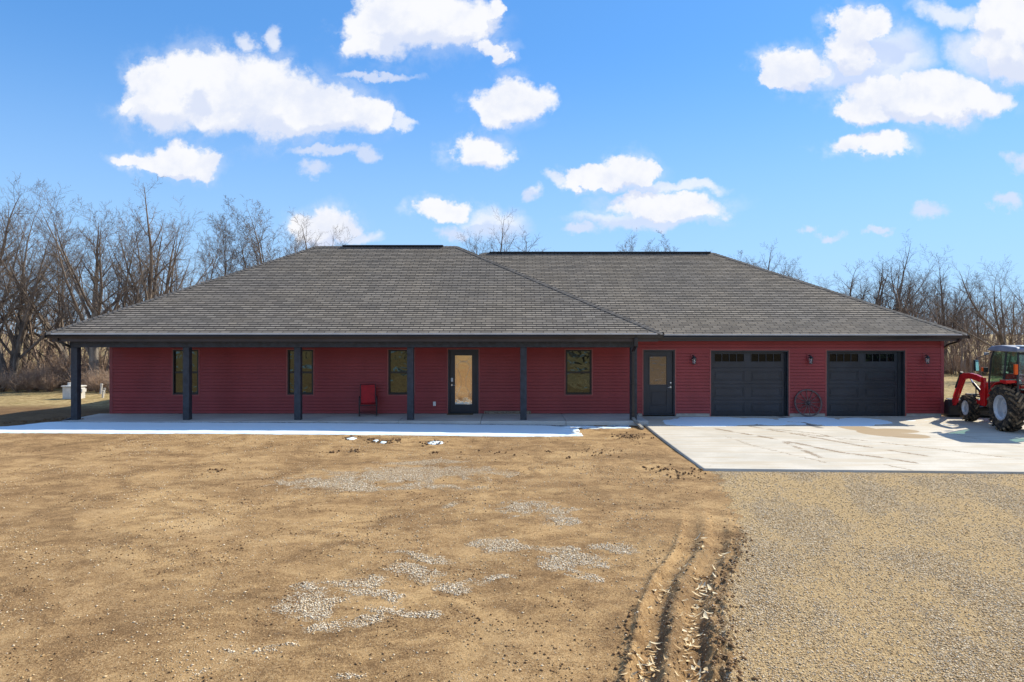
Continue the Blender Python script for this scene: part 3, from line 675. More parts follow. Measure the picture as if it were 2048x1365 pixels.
# reddish channel trim round the openings
t = .028
for a, b, c, d in ops:
    mb = MB()
    mb.box(a - t, a + .006, YW - .032, YW + .02, c, d + t); mb.box(b - .006, b + t, YW - .032, YW + .02, c, d + t); mb.box(a + .006, b - .006, YW - .032, YW + .02, d - .004, d + t)
    if c > .3: mb.box(a - t, b + t, YW - .034, YW + .02, c - t, c + .002)
    mb.build('channel_trim', M['trimred'], H, bevel=.003)
# windows
for (a, b) in wins:
    w = empty('window', (0, 0, 0)); w.parent = H
    f = MB(); e = .05
    f.box(a + .007, a + e, YW - .03, YW + .09, WZ0, WZ1); f.box(b - e, b - .007, YW - .03, YW + .09, WZ0, WZ1)
    f.box(a + e, b - e, YW - .028, YW + .09, WZ1 - e, WZ1 - .005); f.box(a + e, b - e, YW - .028, YW + .09, WZ0, WZ0 + e)
    zm = wz(745.3)
    f.build('window_frame', M['winblack'], w, bevel=.004)
    s = MB(); s.box(a + e, b - e, YW + .005, YW + .05, zm - .030, zm + .030)
    s.box(a + e, a + e + .022, YW + .012, YW + .05, WZ0 + e, WZ1 - e); s.box(b - e - .022, b - e, YW + .012, YW + .05, WZ0 + e, WZ1 - e); s.box(a + e + .022, b - e - .022, YW + .012, YW + .05, WZ0 + e, WZ0 + e + .022)
    s.build('sash', M['winblack'], w, bevel=.003)
    for z0, z1, yy in ((WZ0 + e + .02, zm - .02, .03), (zm + .02, WZ1 - e, .038)):
        p = MB(); p.box(a + e + .01, b - e - .01, YW + yy, YW + yy + .006, z0, z1); p.build('pane', M['glass'], w)
# front door
def door_leaf(mb, a, b, c, d, y0, y1, holes):
    xsn = sorted({a, b} | {q for h in holes for q in h[:2]}); zsn = sorted({c, d} | {q for h in holes for q in h[2:]})
    for p, q in zip(xsn[:-1], xsn[1:]):
        for r, s in zip(zsn[:-1], zsn[1:]):
            if any(h[0] <= (p+q)/2 <= h[1] and h[2] <= (r+s)/2 <= h[3] for h in holes): continue
            mb.box(p, q, y0, y1, r, s)
def rim(mb, a, b, c, d, y0, y1, w):
    mb.box(a, a + w, y0, y1, c, d); mb.box(b - w, b, y0, y1, c, d); mb.box(a + w, b - w, y0, y1, c, c + w); mb.box(a + w, b - w, y0, y1, d - w, d)
D1 = empty('front_door'); D1.parent = H
a, b, c, d = FD; j = .06
f = MB(); f.box(a + .007, a + j, YW - .02, YW + .16, 0, d - .004); f.box(b - j, b - .007, YW - .02, YW + .16, 0, d - .004); f.box(a + j, b - j, YW - .018, YW + .16, d - j, d - .004)
f.box(a + j, b - j, YW + .0, YW + .2, 0, .025)
f.build('door_frame', M['black'], D1, bevel=.004)
gx0, gx1, gz0, gz1 = wx(909.5), wx(943.6), wz(810), wz(711.5)
f = MB(); door_leaf(f, a + j + .003, b - j - .003, .027, d - j - .003, YW + .10, YW + .145, [(gx0, gx1, gz0, gz1)]); rim(f, gx0 - .03, gx1 + .03, gz0 - .03, gz1 + .03, YW + .088, YW + .103, .032)
f.build('door_leaf', M['doorblack'], D1, bevel=.003)
f = MB(); f.box(gx0, gx1, YW + .112, YW + .118, gz0, gz1); f.build('leaded_glass', M['leaded'], D1)
f = MB(); cx = (gx0 + gx1)/2; hw = (gx1 - gx0)/2
def arc(cz, r, a0, a1, rr=.004, n=18, sx=1): f.tube([(cx + r*sx*math.cos(R(a0 + (a1-a0)*i/n)), YW + .108, cz + r*math.sin(R(a0 + (a1-a0)*i/n))) for i in range(n+1)], rr, 5)
arc(gz1 - .42, .20, 0, 180); arc(gz1 - .42, .24, 0, 180); arc(gz0 + .36, .20, 180, 360); arc(gz0 + .36, .24, 180, 360); arc(gz0 + .02, .19, 0, 180, sx=1.15); arc(gz1 - .04, .16, 180, 360, sx=1.4)
f.tube([(gx0 + .035, YW + .108, gz0), (gx0 + .035, YW + .108, gz1)], .004, 5); f.tube([(gx1 - .035, YW + .108, gz0), (gx1 - .035, YW + .108, gz1)], .004, 5)
f.tube([(cx - .2, YW + .108, gz1 - .42), (cx - .08, YW + .108, gz1 - .75), (cx - .08, YW + .108, gz0 + .6), (cx - .2, YW + .108, gz0 + .36)], .004, 5)
f.tube([(cx + .2, YW + .108, gz1 - .42), (cx + .08, YW + .108, gz1 - .75), (cx + .08, YW + .108, gz0 + .6), (cx + .2, YW + .108, gz0 + .36)], .004, 5)
f.build('lead_came', M['metal'], D1, smooth=True)
kx = wx(903.5); f = MB(); f.box(kx - .035, kx + .035, YW + .065, YW + .099, wz(764.5), wz(756.5)); f.build('keypad', M['white'], D1, bevel=.012)
f = MB(); f.lathe([(0, -.03), (.03, -.03), (.03, 0), (0, 0)], (kx, YW + .1, wz(771)), 'y', 20); f.tube([(kx, YW + .10, wz(771)), (kx, YW + .045, wz(771)), (kx + .11, YW + .04, wz(771.3))], .009, 8); f.build('lever_handle', M['metal'], D1, smooth=True)
# side door
D2 = empty('side_door'); D2.parent = H
a, b, c, d = MDr; j = .055
f = MB(); f.box(a + .007, a + j, YW - .02, YW + .16, c, d - .004); f.box(b - j, b - .007, YW - .02, YW + .16, c, d - .004); f.box(a + j, b - j, YW - .018, YW + .16, d - j, d - .004); f.box(a + j, b - j, YW, YW + .2, c, c + .03)
f.build('door_frame', M['black'], D2, bevel=.004)
g0 = (wx(1300), wx(1334), wz(770.2), wz(713.7)); p0 = (wx(1301), wx(1334), wz(813), wz(783))
f = MB(); door_leaf(f, a + j + .003, b - j - .003, c + .032, d - j - .003, YW + .07, YW + .115, [g0, p0]); rim(f, g0[0] - .035, g0[1] + .035, g0[2] - .035, g0[3] + .035, YW + .054, YW + .073, .038)
f.box(p0[0], p0[1], YW + .09, YW + .11, p0[2], p0[3]); f.box(p0[0] + .05, p0[1] - .05, YW + .074, YW + .092, p0[2] + .05, p0[3] - .05)
f.build('door_leaf', M['doorblack'], D2, bevel=.004)
f = MB(); f.box(g0[0], g0[1], YW + .082, YW + .088, g0[2], g0[3]); f.build('door_glass', M['doorglass'], D2)
kx = wx(1342); f = MB(); f.lathe([(0, -.035), (.024, -.03), (.028, 0), (0, 0)], (kx, YW + .07, wz(766.4)), 'y', 20); f.build('deadbolt', M['metal'], D2, smooth=True)
f = MB(); f.lathe([(0, -.02), (.03, -.018), (.03, 0), (0, 0)], (kx, YW + .07, wz(775)), 'y', 20); f.tube([(kx, YW + .06, wz(775)), (kx, YW + .02, wz(775)), (kx - .10, YW + .015, wz(775.4))], .009, 8); f.build('lever_handle', M['metal'], D2, smooth=True)
# garage doors
for gi, (a, b, c, d) in enumerate(GD):
    G = empty('garage_door'); G.parent = H
    jl, jr = (.04, .07) if gi == 0 else (.05, .15)
    f = MB(); f.box(a + .007, a + jl, YW - .02, YW + .19, c, d - .004); f.box(b - jl, b - .007, YW - .02, YW + .19, c, d - .004); f.box(a + jl, b - jl, YW - .018, YW + .19, d - .05, d - .004)
    f.box(b - jr, b - jl - .002, YW + .12, YW + .19, c, d - .05)
    f.build('jamb', M['black'], G, bevel=.004)
    la, lb = a + jl + .004, b - jr - .004; top = d - .055; hs = (top - c)/4; mid = (la + lb)/2
    for k in range(4):
        z0 = c + k*hs + .004; z1 = c + (k+1)*hs - .004
        f = MB(); ys_ = YW + .15
        holes = [(la + .10, mid - .11, z0 + .10, z1 - .10), (mid + .11, lb - .10, z0 + .10, z1 - .10)]
        if k == 3: holes = [(la + .13, mid - .12, wz(724), wz(708.5)), (mid + .12, lb - .12, wz(724), wz(708.5))]
        door_leaf(f, la, lb, z0, z1, ys_, ys_ + .04, holes)
        f.box(la, lb, ys_ + .0185, ys_ + .05, z1, z1 + .008)
        for h in holes:
            if k < 3:
                f.box(h[0], h[1], ys_ + .016, ys_ + .036, h[2], h[3]); rim(f, h[0] + .03, h[1] - .03, h[2] + .03, h[3] - .03, ys_ + .006, ys_ + .02, .018)
                f.box(h[0] + .07, h[1] - .07, ys_ + .004, ys_ + .02, h[2] + .065, h[3] - .065)
            else:
                rim(f, h[0] - .02, h[1] + .02, h[2] - .02, h[3] + .02, ys_ - .012, ys_ + .003, .024)
                for q in (1, 2, 3): xm = h[0] + (h[1]-h[0])*q/4; f.box(xm - .012, xm + .012, ys_ - .008, ys_ + .012, h[2], h[3])
        f.build('door_section', M['doorblack'], G, bevel=.003)
        if k == 3:
            for h in holes: f = MB(); f.box(h[0], h[1], ys_ + .015, ys_ + .022, h[2], h[3]); f.build('window_pane', M['garageglass'], G)
    if gi == 0: f = MB(); f.box(wx(1422.3), wx(1424.2), YW + .10, YW + .145, wz(745.5), wz(736.5)); f.build('latch_plate', M['white'], G)
# lanterns
def lantern(px, py):
    Lr = empty('wall_lantern'); Lr.parent = H
    x, z = wx(px), wz(py); y = YW - .02
    f = MB(); f.box(x - .055, x + .055, y - .02, y + .01, z - .02, z + .19); f.build('back_plate', M['cornerred'], Lr, bevel=.004)
    f = MB(); f.tube([(x, y - .02, z + .12), (x + .005, y - .07, z + .15), (x + .01, y - .12, z + .13)], .014, 8)
    cy, cx_ = y - .14, x + .015
    f.lathe([(0, .135), (.03, .125), (.05, .085), (.082, .06), (.086, .045), (.07, .04), (0, .04)], (cx_, cy, z), 'z', 6)
    for k in range(6):
        an = R(60*k); f.tube([(cx_ + .068*math.cos(an), cy + .068*math.sin(an), z + .045), (cx_ + .05*math.cos(an), cy + .05*math.sin(an), z - .13)], .006, 5)
    f.lathe([(0, -.15), (.03, -.15), (.056, -.135), (.056, -.122), (0, -.122)], (cx_, cy, z), 'z', 6)
    f.build('lantern_cage', M['black'], Lr)
    f = MB(); f.lathe([(.062, .04), (.047, -.122)], (cx_, cy, z), 'z', 6); f.build('lantern_glass', M['lglass'], Lr)
    f = MB(); f.lathe([(0, .03), (.012, .02), (.018, -.02), (.016, -.06), (0, -.075)], (cx_, cy, z), 'z', 12); f.build('bulb', M['white'], Lr, smooth=True)
t = NT('lantern_glass'); t.b.inputs['Transmission Weight'].default_value = .85; t.b.inputs['IOR'].default_value = 1.3; M['lglass'] = t.fin((.85, .87, .85), .15)
for p in ((1384.5, 720), (1616.5, 719.5), (1848.5, 719)): lantern(*p)
f = MB(); f.box(wx(866.5), wx(872), YW - .06, YW - .012, wz(812), wz(803.5)); f.build('outlet_box', M['white'], H, bevel=.008)
# porch slab, with open control joints
f = MB(); jn = [-13.55, -10.9, -8.2, -5.8, -3.4, -.94, 1.62, 4.09]
for p, q in zip(jn[:-1], jn[1:]): f.box(p + (.006 if p > -13 else 0), q - (.006 if q < 4 else 0), 20.43, YW - .003, -.3, 0)
f.build('porch_floor', M['slab'], H, bevel=.012)
# posts
for px in (-13.3, -9.9, -6.52, -3.09, .35, 3.70):
    f = MB(); f.box(px - .098, px + .098, 20.72, 20.92, 0, 2.205); f.build('porch_post', M['wood_post'], H, bevel=.008)
f = MB(); f.box(-13.42, 3.82, 20.70, 20.94, 2.207, 2.385); f.box(-13.42, -13.22, 20.945, YW - .01, 2.207, 2.385); f.build('porch_beam', M['wood_post'], H, bevel=.006)
# roofs
def roof_plane(mb, A, B, C, D, ex=.143):   # A,B eave ends, C,D upper ends (C above B)
    A, B, C, D = map(Vector, (A, B, C, D)); e = (B - A).normalized(); n = (B - A).cross(D - A).normalized()
    if n.z < 0: n = -n
    upd = (D - A) - e*((D - A).dot(e)); L = upd.length; upd.normalize(); k = 0; s = 0
    if mb.uv is None: mb.uv = []
    def uvw(p): return ((p - A).dot(e) + 40, (p - A).dot(upd))
    while s < L - 1e-4:
        s1 = min(s + ex, L); l0, r0 = A.lerp(D, s/L), B.lerp(C, s/L); l1, r1 = A.lerp(D, s1/L), B.lerp(C, s1/L)
        vs = [l0 + n*.021, r0 + n*.021, r1 + n*.002, l1 + n*.002, l0 - n*.004, r0 - n*.004]; b = len(mb.v)
        uvs = [uvw(l0), uvw(r0), uvw(r1), uvw(l1), (uvw(l0)[0], s + .002), (uvw(r0)[0], s + .002)]
        mb.v += [tuple(q) for q in vs]; mb.uv += uvs; mb.f += [(b, b+1, b+2, b+3), (b+4, b+5, b+1, b)]
        s = s1
def hip(x0, x1, y0, y1, ze, rx0, rx1, yr, zr):
    f = MB(); a, b, c, d = (x0, y0, ze), (x1, y0, ze), (x1, y1, ze), (x0, y1, ze); r0, r1 = (rx0, yr, zr), (rx1, yr, zr)
    roof_plane(f, a, b, r1, r0); roof_plane(f, b, c, r1, r1); roof_plane(f, c, d, r0, r1); roof_plane(f, d, a, r0, r0)
    R_ = f.build('roof', M['shingle'], H)
    g = MB()     # hip and ridge caps
    for p, q in ((a, r0), (b, r1), (c, r1), (d, r0), (r0, r1)):
        p, q = Vector(p), Vector(q); L = (q - p).length; n = int(L/.145); dr = (q - p)/L; side = dr.cross(Vector((0, 0, 1))).normalized(); upn = side.cross(dr)
        dn = .45 if abs(dr.z) < .05 else .30
        for k in range(n):
            u0 = p + dr*(k*L/n); u1 = p + dr*((k+1.06)*L/n); w = .14
            g.add([u0 + side*w - Vector((0, 0, dn*w)) + upn*.022, u0 + upn*.036, u0 - side*w - Vector((0, 0, dn*w)) + upn*.022, u1 + side*w - Vector((0, 0, dn*w)) + upn*.010, u1 + upn*.022, u1 - side*w - Vector((0, 0, dn*w)) + upn*.010,
                   u0 + side*w - Vector((0, 0, dn*w)), u0 - side*w - Vector((0, 0, dn*w))], [(0, 1, 4, 3), (1, 2, 5, 4), (6, 1, 0), (1, 7, 2), (0, 3, 6), (2, 7, 5)])
    o = g.build('roof_cap', M['cap'], R_)
    return R_
M['cap'] = pm('cap_shingles', (.125, .115, .105), .95, .3, 6, bump=.4, bsc=120, spec=.15)
W1 = dict(x0=-13.82, x1=4.46, y0=20.25, y1=32.9, ze=2.63, rx0=-7.6, rx1=-2.13, yr=26.5, zr=6.0)
W2 = dict(x0=-6.5, x1=14.47, y0=21.72, y1=34.4, ze=2.60, rx0=-1.15, rx1=8.28, yr=28.05, zr=5.93)
Ra = hip(**W1); Rb = hip(**W2)
f = MB(); f.box(wx(686, 26.5), wx(887, 26.5), 26.36, 26.64, 5.985, 6.055); f.build('ridge_vent', M['vent'], Ra, bevel=.02)
f = MB(); f.box(wx(979, 28.05), wx(1420, 28.05), 27.91, 28.19, 5.92, 5.985); f.build('ridge_vent', M['vent'], Rb, bevel=.02)
# soffits, fascia, gutters
f = MB(); f.box(-13.70, 4.34, 20.40, 32.8, 2.388, 2.40); f.box(4.343, 14.36, 21.87, 34.3, 2.388, 2.40); f.build('soffit', M['fascia'], H)
f = MB()
f.box(-13.72, 4.36, 20.36, 20.39, 2.386, 2.60); f.box(-13.72, -13.69, 20.392, 32.8, 2.386, 2.60); f.box(4.362, 14.38, 21.83, 21.86, 2.386, 2.575); f.box(14.355, 14.385, 21.862, 34.3, 2.386, 2.575); f.box(4.33, 4.36, 20.392, 21.83, 2.386, 2.60)
f.build('fascia', M['fascia'], H, bevel=.004)
def gutter(x0, x1, y, z):      # open K-style trough; y = back
    f = MB(); prof = [(y, z), (y, z - .12), (y - .075, z - .12), (y - .085, z - .07), (y - .12, z - .03), (y - .12, z), (y - .112, z), (y - .112, z - .028), (y - .078, z - .07), (y - .07, z - .112), (y - .008, z - .112), (y - .008, z)]
    f.prism(prof, x0, x1); f.box(x0 - .003, x0, y - .12, y, z - .12, z); f.box(x1, x1 + .003, y - .12, y, z - .12, z); return f
gutter(-13.86, 4.50, 20.355, 2.612).build('gutter', M['gutter'], H)
gutter(4.53, 14.56, 21.825, 2.585).build('gutter', M['gutter'], H)
f = MB(); f.box(-13.80, 4.46, 20.222, 20.238, 2.600, 2.640); f.box(4.47, 14.47, 21.692, 21.708, 2.572, 2.607); f.build('gutter_highlight', M['lip_highlight'], H)  # pale strip painted in for sunlight along the gutter's top
# downspouts
def spout(f, pts, w=.075, h=.055):
    for p, q in zip(pts[:-1], pts[1:]):
        d = (Vector(q) - Vector(p)).normalized(); f.bar(Vector(p) - d*.012, Vector(q) + d*.012, w, h, (0, 1, .01) if abs(d.z) > .7 else (0, 0, 1))
dsx = 3.68
f = MB(); f.box(dsx - .055, dsx + .055, 20.235, 20.35, 2.26, 2.49); spout(f, [(dsx, 20.29, 2.27), (dsx - .02, 20.62, 2.10), (dsx - .02, 20.63, .06)]); 
for z in (1.95, 1.1, .25): f.box(dsx - .068, dsx + .028, 20.585, 20.70, z, z + .03)
f.build('downspout', M['gutter'], H, bevel=.006)
f = MB(); spout(f, [(dsx - .02, 20.62, .07), (dsx + .02, 20.35, -.02), (dsx + .06, 19.55, -.09)], .09, .06); f.build('downspout_outlet', pm('weathered_outlet', (.30, .28, .24), .5, .25, 9), H, bevel=.006)
f = MB(); spout(f, [(-13.55, 20.30, 2.49), (-13.54, 20.33, 2.40), (-13.44, 20.5, 2.31), (-13.43, 20.86, 2.18), (-13.43, 20.87, .05), (-13.52, 20.6, -.01)]); f.build('downspout', M['gutter'], H, bevel=.006)
f = MB(); spout(f, [(14.30, 21.76, 2.47), (14.28, 21.85, 2.36), (14.21, 22.2, 2.27), (14.20, 22.52, 2.10), (14.20, 22.53, .0)]); f.build('downspout', M['gutter'], H, bevel=.006)
reroot(H, (0, 27, 0))

# ------------------------------------------------------------------ porch things
def tubep(f, pts, r, n=8): f.tube(pts, r, n)
M['redcloth'] = pm('red_sling_fabric', (.42, .012, .018), .7, .15, 8, bump=.1, bsc=200)
M['chairmetal'] = pm('dark_chair_metal', (.012, .011, .012), .35, .1)
RC = empty('rocking_chair', (wx(736, 21.75), 21.75, 0), R(12), 'metal rocking chair with a red fabric seat and back, on the porch by a window', 'chair')
for sx in (-.27, .27):
    f = MB(); pts = []
    for i in range(13):       # rocker curve
        a = R(-118 + 56*i/12 + 0); pts.append((sx, .95*math.cos(a) + .0, 0.012 + .95 + .95*math.sin(a)))
    f.tube(pts, .018, 8)
    f.build('rocker', M['chairmetal'], RC, smooth=True)
    f = MB()                  # looped arm and legs
    f.tube([(sx, -.22, .05), (sx, -.23, .35), (sx, -.22, .55), (sx, -.17, .62), (sx, -.05, .64), (sx, .12, .62), (sx, .2, .56), (sx, .22, .4), (sx, .24, .06)], .019, 8)
    f.build('arm_frame', M['chairmetal'], RC, smooth=True)
    f = MB(); f.tube([(sx*.86, -.25, .40), (sx*.86, -.05, .38), (sx*.86, .14, .40), (sx*.86, .22, .62), (sx*.86, .33, .98)], .013, 8); f.build('side_rail', M['chairmetal'], RC, smooth=True)
for p_, q_ in (((-.27, -.2, .36), (.27, -.2, .36)), ((-.25, .33, .98), (.25, .33, .98)), ((-.27, .2, .1), (.27, .2, .1))): f = MB(); f.tube([p_, q_], .012, 8); f.build('cross_bar', M['chairmetal'], RC, smooth=True)
def sling(f, pts, w, th=.008):
    vs = []
    for (y, z) in pts:
        for x in (-w, w): vs += [(x, y, z), (x, y + th, z - th)]
    fs = []
    for i in range(len(pts)-1):
        a = i*4; b = a+4; fs += [(a, a+2, b+2, b), (a+1, b+1, b+3, a+3), (a, b, b+1, a+1), (a+2, a+3, b+3, b+2)]
    f.add(vs, fs + [(0, 1, 3, 2), (b, b+2, b+3, b+1)]); return f
sling(MB(), [(.14, .41), (.17, .48), (.21, .60), (.26, .76), (.32, .96), (.335, 1.0)], .225).build('backrest', M['redcloth'], RC, smooth=True)
sling(MB(), [(-.25, .41), (-.15, .395), (-.03, .385), (.08, .39), (.135, .405)], .225).build('seat', M['redcloth'], RC, smooth=True)
# wagon wheel leaning on the wall
M['oldwood'] = pm('weathered_wood', (.13, .085, .075), .85, .35, 14, bump=.4, bsc=50)
M['iron'] = pm('rusty_iron', (.075, .055, .055), .6, .3, 12, bump=.2, bsc=60)
wc = wx(1618.6, 22.2); Rw = .452
WW = empty('wagon_wheel', (wc, 22.20, -.083), 0, 'old twelve spoked wooden wagon wheel leaning on the red wall between the garage doors', 'wheel')
WW.rotation_euler = (R(-11), 0, 0)
f = MB(); f.lathe([(Rw, -.02), (Rw, .02), (Rw - .012, .02), (Rw - .012, -.02)], (0, 0, Rw), 'y', 56, closed=True); f.build('iron_tyre', M['iron'], WW, smooth=True)
f = MB(); f.lathe([(Rw - .0125, -.018), (Rw - .0125, .018), (Rw - .045, .018), (Rw - .045, -.018)], (0, 0, Rw), 'y', 56, closed=True); f.build('rim', M['oldwood'], WW, smooth=True)
f = MB(); f.lathe([(0, -.085), (.035, -.085), (.045, -.05), (.062, -.02), (.062, .03), (.045, .06), (0, .06)], (0, 0, Rw), 'y', 24); f.build('hub', M['iron'], WW, smooth=True)
for k in range(12):
    a = R(30*k + 4); f = MB(); c, s = math.cos(a), math.sin(a)
    f.tube([(.055*c, -.005, Rw + .055*s), (.2*c, -.002, Rw + .2*s), ((Rw-.04)*c, 0, Rw + (Rw-.04)*s)], [.015, .012, .010], 8); f.build('spoke', M['oldwood'], WW, smooth=True)
# wooden sign on the porch floor
M['signwood'] = pm('sign_board_wood', (.10, .055, .038), .75, .3, 10)
M['letter'] = pm('cream_letter_paint', (.42, .36, .27), .7, .1)
sx0, sx1 = wx(968.5, 22.25), wx(1061.5, 22.25)
SG = empty('wooden_sign', ((sx0+sx1)/2, 22.25, 0), 0, 'long low wooden sign board with cream lettering, leaning right of the front door', 'sign')
SG.rotation_euler = (R(-8), 0, 0); hw = (sx1-sx0)/2
f = MB(); f.box(-hw, hw, 0, .02, 0, .105); f.build('board', M['signwood'], SG, bevel=.003)
f = MB(); rim(f, -hw + .004, hw - .004, .004, .101, -.008, -.0005, .008); f.build('board_edge', M['letter'], SG)
tx = bpy.data.curves.new('lettering', 'FONT'); tx.body = "THERE'S NO PLACE LIKE HOME"; tx.size = .082; tx.align_x = 'CENTER'; tx.extrude = .0015
to = bpy.data.objects.new('lettering', tx); COL.objects.link(to); tx.materials.append(M['letter'])
bpy.context.view_layer.update(); wdt = to.dimensions.x
me = bpy.data.meshes.new_from_object(to.evaluated_get(bpy.context.evaluated_depsgraph_get())); bpy.data.objects.remove(to)
to = bpy.data.objects.new('lettering', me); COL.objects.link(to); to.parent = SG; to.location = (0, -.004, .025); to.rotation_euler = (R(90), 0, 0); k = (2*hw - .08)/wdt; to.scale = (k, 1, 1)
# door mat
f = MB(); f.box(wx(895.5), wx(947), 22.02, 22.36, .001, .014)
for i in range(14): f.box(wx(895.5) + .02 + i*.059, wx(895.5) + .05 + i*.059, 22.04, 22.34, .0142, .018)
f.build('door_mat', pm('coir_mat', (.13, .10, .055), .95, .35, 30, bump=.5, bsc=150)); tag(bpy.data.objects['door_mat'], 'tan fibre doormat lying in front of the front door', 'doormat')

# ------------------------------------------------------------------ tanks and pipes on the left
M['plastwhite'] = pm('weathered_white_plastic', (.62, .60, .55), .6, .12, 5)
def at(px, py, z=-.1): x, y = gpt(px, py, z); return x, y, float(gz(x, y))
x, y, z = at(149, 797); s_ = y/F
UB = empty('utility_box', (x, y, z), R(-14), 'white concrete utility box with a flat lid and side box, behind the left porch post', 'utility box')
f = MB(); f.box(-.36, .30, -.25, .25, 0, .50); f.build('box_body', M['plastwhite'], UB, bevel=.015)
f = MB(); f.box(-.40, .34, -.29, .29, .502, .56); f.build('lid', M['plastwhite'], UB, bevel=.015)
f = MB(); f.lathe([(0, .12), (.09, .12), (.095, .10), (.095, 0), (0, 0)], (-.22, .0, .562), 'z', 20); f.build('vent_cap', M['plastwhite'], UB, smooth=True)
f = MB(); f.box(.302, .56, -.16, .06, .30, .44); f.box(.305, .36, -.14, .04, .0, .298); f.build('side_box', M['plastwhite'], UB, bevel=.01)
def pipe(px0, py0, px1, py1, r, label):
    x, y, z = at(px0, py0); D = y; dx = (px1-px0)/F*D; h = (py0-py1)/F*D
    P_ = empty('pvc_pipe', (x, y, z), 0, label, 'pipe', 'white plastic pipes standing in the lawn')
    f = MB(); f.tube([(0, 0, -.05), (dx, 0, h)], r, 14); f.build('pipe_shaft', M['plastwhite'], P_, smooth=True)
    f = MB(); d = Vector((dx, 0, h)).normalized(); f.tube([Vector((dx, 0, h)) - d*.05, Vector((dx, 0, h)) + d*.012], r*1.22, 14); f.build('pipe_cap', M['plastwhite'], P_, smooth=True)
pipe(201, 788, 203.5, 768, .045, 'tallest white plastic pipe leaning slightly, left of the house corner')
pipe(205.5, 795.5, 206.5, 781, .045, 'short upright white plastic pipe nearest the house, in front of the taller two')
pipe(208.5, 787, 209.5, 776.5, .042, 'shortest white plastic pipe, behind the other two by the house corner')

# ------------------------------------------------------------------ tractor
M['tred'] = pm('tractor_red_paint', (.50, .010, .012), .22, .08, 3, spec=.6)
M['tblack'] = pm('tractor_black', (.016, .016, .018), .45, .3, 5)
M['tgrey'] = pm('rim_grey_paint', (.50, .51, .53), .35, .12, 6, metal=.2)
M['troof'] = pm('cab_roof_grey', (.19, .21, .27), .5, .15, 3)
M['orange'] = pm('orange_lens', (.75, .10, .01), .2, .05)
M['redlens'] = pm('red_lens', (.55, .008, .008), .2, .05)
M['chrome'] = pm('piston_chrome', (.7, .7, .7), .15, .02, metal=1.)
t = NT('muddy_tyre'); n = t.noise(5, 6, .7); n2 = t.noise(28, 4, .7)
c = t.mix(t.mr(t.math('ADD', t.math('MULTIPLY', n, .6), t.math('MULTIPLY', n2, .4)), .46, .64), (.018, .018, .018), (.20, .135, .08)); t.bump(n2, .6, .02); M['tyre'] = t.fin(c, .9, spec=.2)
t = NT('muddy_tread'); n = t.noise(4, 5, .7); n2 = t.noise(28, 4, .7)
c = t.mix(t.mr(n, .42, .62), (.05, .038, .028), (.27, .19, .115)); t.bump(n2, .8, .02); M['tread'] = t.fin(c, .95, spec=.1)
t = NT('cab_glass'); tr_ = t.N.new('ShaderNodeBsdfTransparent'); tr_.inputs[0].default_value = (.74, .88, .83, 1); gl = t.N.new('ShaderNodeBsdfGlossy'); gl.inputs['Roughness'].default_value = .03
m_ = t.N.new('ShaderNodeMixShader'); m_.inputs[0].default_value = .10; t.L.new(tr_.outputs[0], m_.inputs[1]); t.L.new(gl.outputs[0], m_.inputs[2]); t.L.new(m_.outputs[0], t.out.inputs[0]); M['cabglass'] = t.m
T = empty('tractor', (14.37, 18.86, -.085), R(-10), 'red tractor with glazed cab, front loader and muddy tyres parked beside the garage', 'tractor')
def wheel(cx, cy, r, w, rimr, nl, side):
    Wh = empty('wheel', (cx, cy, r + .0)); Wh.parent = T; h = w/2; ra = r - .04
    f = MB(); f.lathe([(rimr, -h*.78), (rimr + (ra-rimr)*.5, -h*1.02), (ra - .03, -h*.98), (ra, -h*.8), (ra + .008, 0), (ra, h*.8), (ra - .03, h*.98), (rimr + (ra-rimr)*.5, h*1.02), (rimr, h*.78)], (0, 0, 0), 'x', 56)
    f.build('tyre', M['tyre'], Wh, smooth=True)
    f = MB()
    for k in range(nl):
        for sd in (-1, 1):
            a0 = 2*math.pi*(k + (.5 if sd > 0 else 0))/nl; prev = None; pts = []
            for i in range(4):
                q = i/3; an = a0 - q*.9*2*math.pi/nl*1.3; rr = ra + (.020 if i < 3 else .004)
                pts.append(Vector((sd*h*(.02 + 1.0*q), rr*math.cos(an), rr*math.sin(an))))
            for p, q in zip(pts[:-1], pts[1:]):
                up = Vector((0, p.y, p.z)).normalized(); f.bar(p, q + (q-p)*.1, .05*r/.64, .05*r/.64, up)
    f.build('tread_lugs', M['tread'], Wh)
    f = MB(); s = side
    f.lathe([(rimr + .015, s*h*.80), (rimr + .012, s*h*.86), (rimr - .015, s*h*.84), (rimr - .03, s*h*.62), (rimr - .055, s*h*.5), (rimr - .06, s*h*.05), (rimr*.62, s*h*.0), (rimr*.55, s*h*.12), (rimr*.40, s*h*.16), (rimr*.36, s*h*.34), (0, s*h*.36)], (0, 0, 0), 'x', 40)
    f.lathe([(rimr + .015, -s*h*.80), (rimr - .02, -s*h*.7), (rimr - .06, -s*h*.05)], (0, 0, 0), 'x', 40)
    for k in range(8): an = 2*math.pi*k/8; f.tube([(s*h*.08, rimr*.48*math.cos(an), rimr*.48*math.sin(an)), (s*h*.24, rimr*.48*math.cos(an), rimr*.48*math.sin(an))], .013, 6)
    f.build('rim', M['tgrey'], Wh, smooth=True)
for sd in (-1, 1): wheel(sd*.64, 0, .645, .38, .34, 19, sd); wheel(sd*.62, 2.17, .415, .28, .215, 15, sd)
f = MB(); f.box(-.20, .20, -.25, .9, .45, .92); f.box(-.16, .16, .9, 2.35, .48, .80); f.box(-.5, .5, -.11, .11, .52, .76); f.box(-.48, .48, 2.1, 2.24, .33, .46); f.box(-.22, .22, 1.1, 1.9, .35, .5); f.box(-.5, .5, .35, .85, .42, .52); f.build('chassis', M['tblack'], T, bevel=.02)
